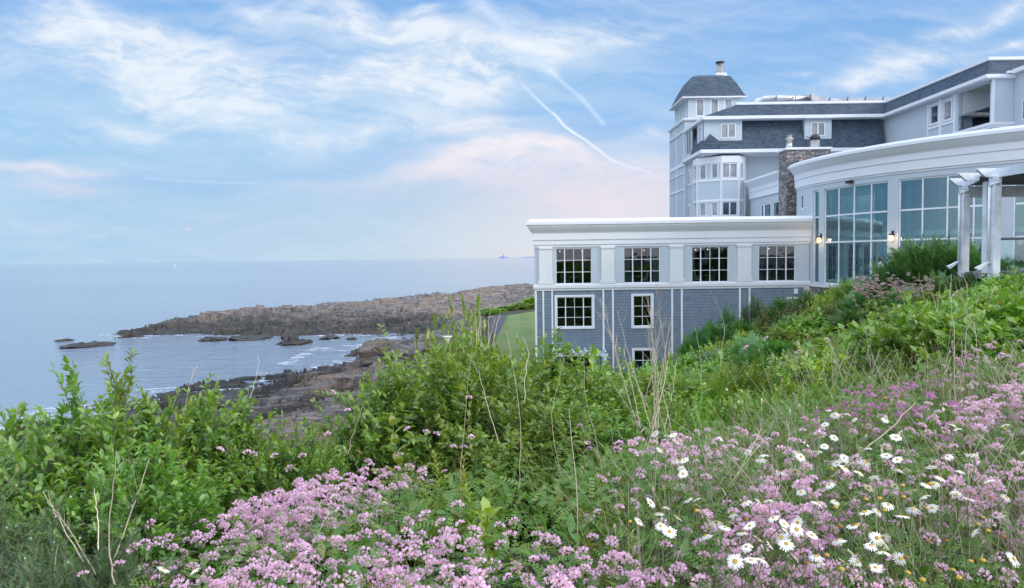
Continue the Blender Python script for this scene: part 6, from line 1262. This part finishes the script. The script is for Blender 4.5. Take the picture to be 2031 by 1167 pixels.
for i, (pts, D, r0, lb, br_) in enumerate([
    ([(1130, 1167), (1150, 1060), (1140, 930), (1128, 810)], 2.3, .0030, 'pale dry stalk below the middle bush, curving left to a thin tip', 0),
    ([(1165, 1060), (1115, 960), (1090, 830), (1120, 700)], 3.0, .0026, 'dry stalk rising through the right half of the middle bush', 0),
    ([(1030, 985), (1035, 850), (1020, 740), (1005, 660)], 3.4, .0024, 'thin dry stalk ending left of the white pergola', 0),
    ([(1040, 800), (1042, 730), (1050, 700), (1037, 668)], 4.2, .0030, 'short kinked dry stalk just left of the building corner', 0),
    ([(990, 880), (965, 800), (950, 740), (938, 715)], 3.4, .0022, 'leaning dry stalk in the middle bush, left of the kinked one', 0),
    ([(915, 1080), (912, 960), (920, 850), (935, 700)], 2.8, .0020, 'very thin dry stalk through the goldenrod', 0),
    ([(1210, 1060), (1190, 900), (1160, 790), (1158, 700)], 2.9, .0022, 'thin dry stalk right of the white pergola', 0),
    ([(1255, 1000), (1290, 870), (1318, 760), (1330, 690)], 3.6, .0034, 'tall pale dry stalk leaning right below the shingled wall', 6),
    ([(1240, 930), (1268, 830), (1300, 720), (1310, 640)], 5.5, .0050, 'tall branched dry stalk in front of the narrow basement windows', 16),
    ([(1300, 860), (1302, 760), (1296, 680), (1285, 590)], 6.0, .0046, 'feathery dry stalk reaching up to the narrow basement window', 26),
    ([(1258, 830), (1240, 760), (1222, 700), (1190, 590)], 6.0, .0040, 'feathery dry stalk leaning left before the shingled wall', 24),
    ([(1330, 850), (1325, 740), (1312, 640), (1300, 570)], 6.0, .0036, 'feathery dry stalk right of the narrow basement window', 22),
    ([(1390, 860), (1392, 760), (1388, 690), (1375, 635)], 6.0, .0034, 'bent dry stalk standing alone before the shingled wall', 0),
    ([(1420, 800), (1430, 700), (1440, 640), (1400, 560)], 9.0, .0030, 'very thin dry stalk before the dark bushes by the wall', 2),
    ([(1310, 1080), (1420, 1010), (1470, 930), (1510, 850)], 2.6, .0042, 'thick pale dry stalk leaning right, left of the daisy patch', 0),
    ([(1415, 1080), (1440, 990), (1475, 920), (1520, 865)], 2.7, .0038, 'thick pale dry stalk just right of its leaning twin', 0),
    ([(1480, 1085), (1520, 1040), (1548, 960), (1545, 965)], 2.4, .0028, 'short dry stalk leaning right into the daisies', 0),
    ([(1600, 990), (1680, 920), (1760, 855), (1815, 800)], 2.9, .0062, 'thickest brown dry stalk lying diagonally over the daisies', 0),
    ([(1560, 930), (1620, 860), (1680, 810), (1760, 730)], 4.0, .0036, 'pale dry stalk arching up right above the daisies', 3),
    ([(1400, 1000), (1470, 930), (1560, 860), (1660, 820)], 3.4, .0030, 'long low dry stalk crossing left of the daisy patch', 0),
    ([(1890, 1000), (1897, 850), (1890, 650), (1885, 560)], 3.6, .0038, 'tallest straight dry stalk on the right, before the canopy posts', 6),
    ([(1905, 960), (1908, 820), (1915, 690), (1918, 560)], 4.2, .0038, 'straight dry stalk close right of the tallest one', 8),
    ([(1875, 1010), (1880, 900), (1868, 780), (1888, 620)], 3.8, .0026, 'thin dry stalk close left of the tallest one', 3),
    ([(1930, 900), (1936, 800), (1940, 700), (1932, 640)], 5.0, .0036, 'dry stalk on the right with a short fork near its top', 5),
    ([(1850, 1000), (1845, 900), (1838, 800), (1840, 700)], 3.8, .0022, 'fine dry stalk standing left of the group of tall ones', 0),
    ([(2000, 950), (1998, 850), (2015, 780), (2031, 740)], 3.8, .0030, 'dry stalk at the right edge, leaning out of the picture', 0),
    ([(228, 1160), (213, 1080), (222, 990), (231, 895)], 2.1, .0032, 'tall pale dry stalk before the left honeysuckle bush', 0),
    ([(225, 1110), (250, 1050), (280, 960), (296, 910)], 2.2, .0030, 'pale dry stalk leaning right before the left honeysuckle bush', 0),
    ([(195, 1090), (196, 1040), (190, 1000), (187, 968)], 2.2, .0026, 'short pale dry stalk left of the tall left one', 0),
    ([(165, 1115), (140, 1070), (110, 1020), (85, 975)], 2.3, .0030, 'dry stalk leaning left in the dark hollow at the lower left', 3),
    ([(190, 1140), (160, 1090), (125, 1030), (100, 1000)], 2.25, .0030, 'second dry stalk leaning left in the dark hollow', 3),
    ([(368, 815), (372, 780), (382, 740), (392, 725)], 3.9, .0030, 'curved dry stalk standing against the near ledge on the left', 2),
    ([(495, 790), (505, 760), (512, 730), (512, 705)], 4.3, .0018, 'hair thin dry stalk against the near ledge', 0),
    ([(335, 830), (345, 800), (350, 785), (356, 770)], 3.9, .0022, 'small dry twig left of the curved stalk at the ledge', 3),
    ([(275, 1000), (270, 960), (262, 920), (240, 905)], 2.9, .0018, 'fine dry twig inside the left honeysuckle bush', 2),
    ([(110, 1167), (108, 1130), (112, 1100), (115, 1080)], 2.1, .0018, 'tiny dry stem in the bottom left corner', 0),
    ([(1540, 1160), (1530, 1100), (1500, 1040), (1470, 1000)], 2.3, .0016, 'fine dry stem leaning left under the daisies', 0),
    ([(690, 900), (700, 860), (715, 820), (722, 800)], 3.4, .0028, 'reddish dry stem at the upper left of the pink flowers', 0),
    ([(620, 1080), (640, 1040), (650, 1020), (672, 1010)], 2.5, .0020, 'thin forked dry stem among the left pink flowers', 2)]):
    dry(pts, D, D * 1.03, r0 * .8, lb, br_, i)
k = 0
for cx_, cy_, D, sprd, nn, top, lb in [(1040, 0, 0, 0, 0, 0, ''), (955, 690, 17, 30, 16, 70, 'leafless dry stem in the pale thicket beside the path'), (1620, 800, 6.5, 40, 16, 90, 'dry stem in the thin cluster above the daisies, on the lower bank'), (1700, 800, 6.5, 45, 18, 110, 'dry stem in the dense fanned cluster on the lower bank'), (1840, 720, 8, 60, 12, 130, 'dry stem in the loose cluster below the canopy posts'), (1960, 720, 7, 60, 14, 120, 'dry stem in the loose cluster at the right edge of the bank'), (1290, 850, 4.5, 45, 12, 170, 'dry stem in the cluster below the narrow basement windows')]:
    for _ in range(nn):
        x0 = cx_ + rs.normal() * sprd * .5; x1 = x0 + rs.normal() * sprd * .8 ; h_ = top * rs.uniform(.6, 1.4); x1 += (x0 - cx_) * .5; k += 1
        p0 = (x0, cy_); p1 = ((x0 + x1) / 2 + rs.normal() * 3, cy_ - h_ * .5); p2 = (x1, cy_ - h_)
        n0 = len(C.objects); dry([p0, p1, p2], D, D * 1.02, .0016 + .00028 * D, lb, int(rs.integers(0, 5)), 300 + k)
# tan dock spike and white bindweed flower
pale = at(887, 672, 5.0); MB().lathe(pale, [(.004, -.04), (.012, -.01), (.030, .012), (.034, .016), (.010, .010)], 14).build('bindweed_flower', 'whitepetal')
tag(bpy.data.objects['bindweed_flower'], 'single white trumpet flower at the top of the big middle bush', 'flower'); bpy.data.objects['bindweed_flower'].rotation_euler = (0, 0, 0)
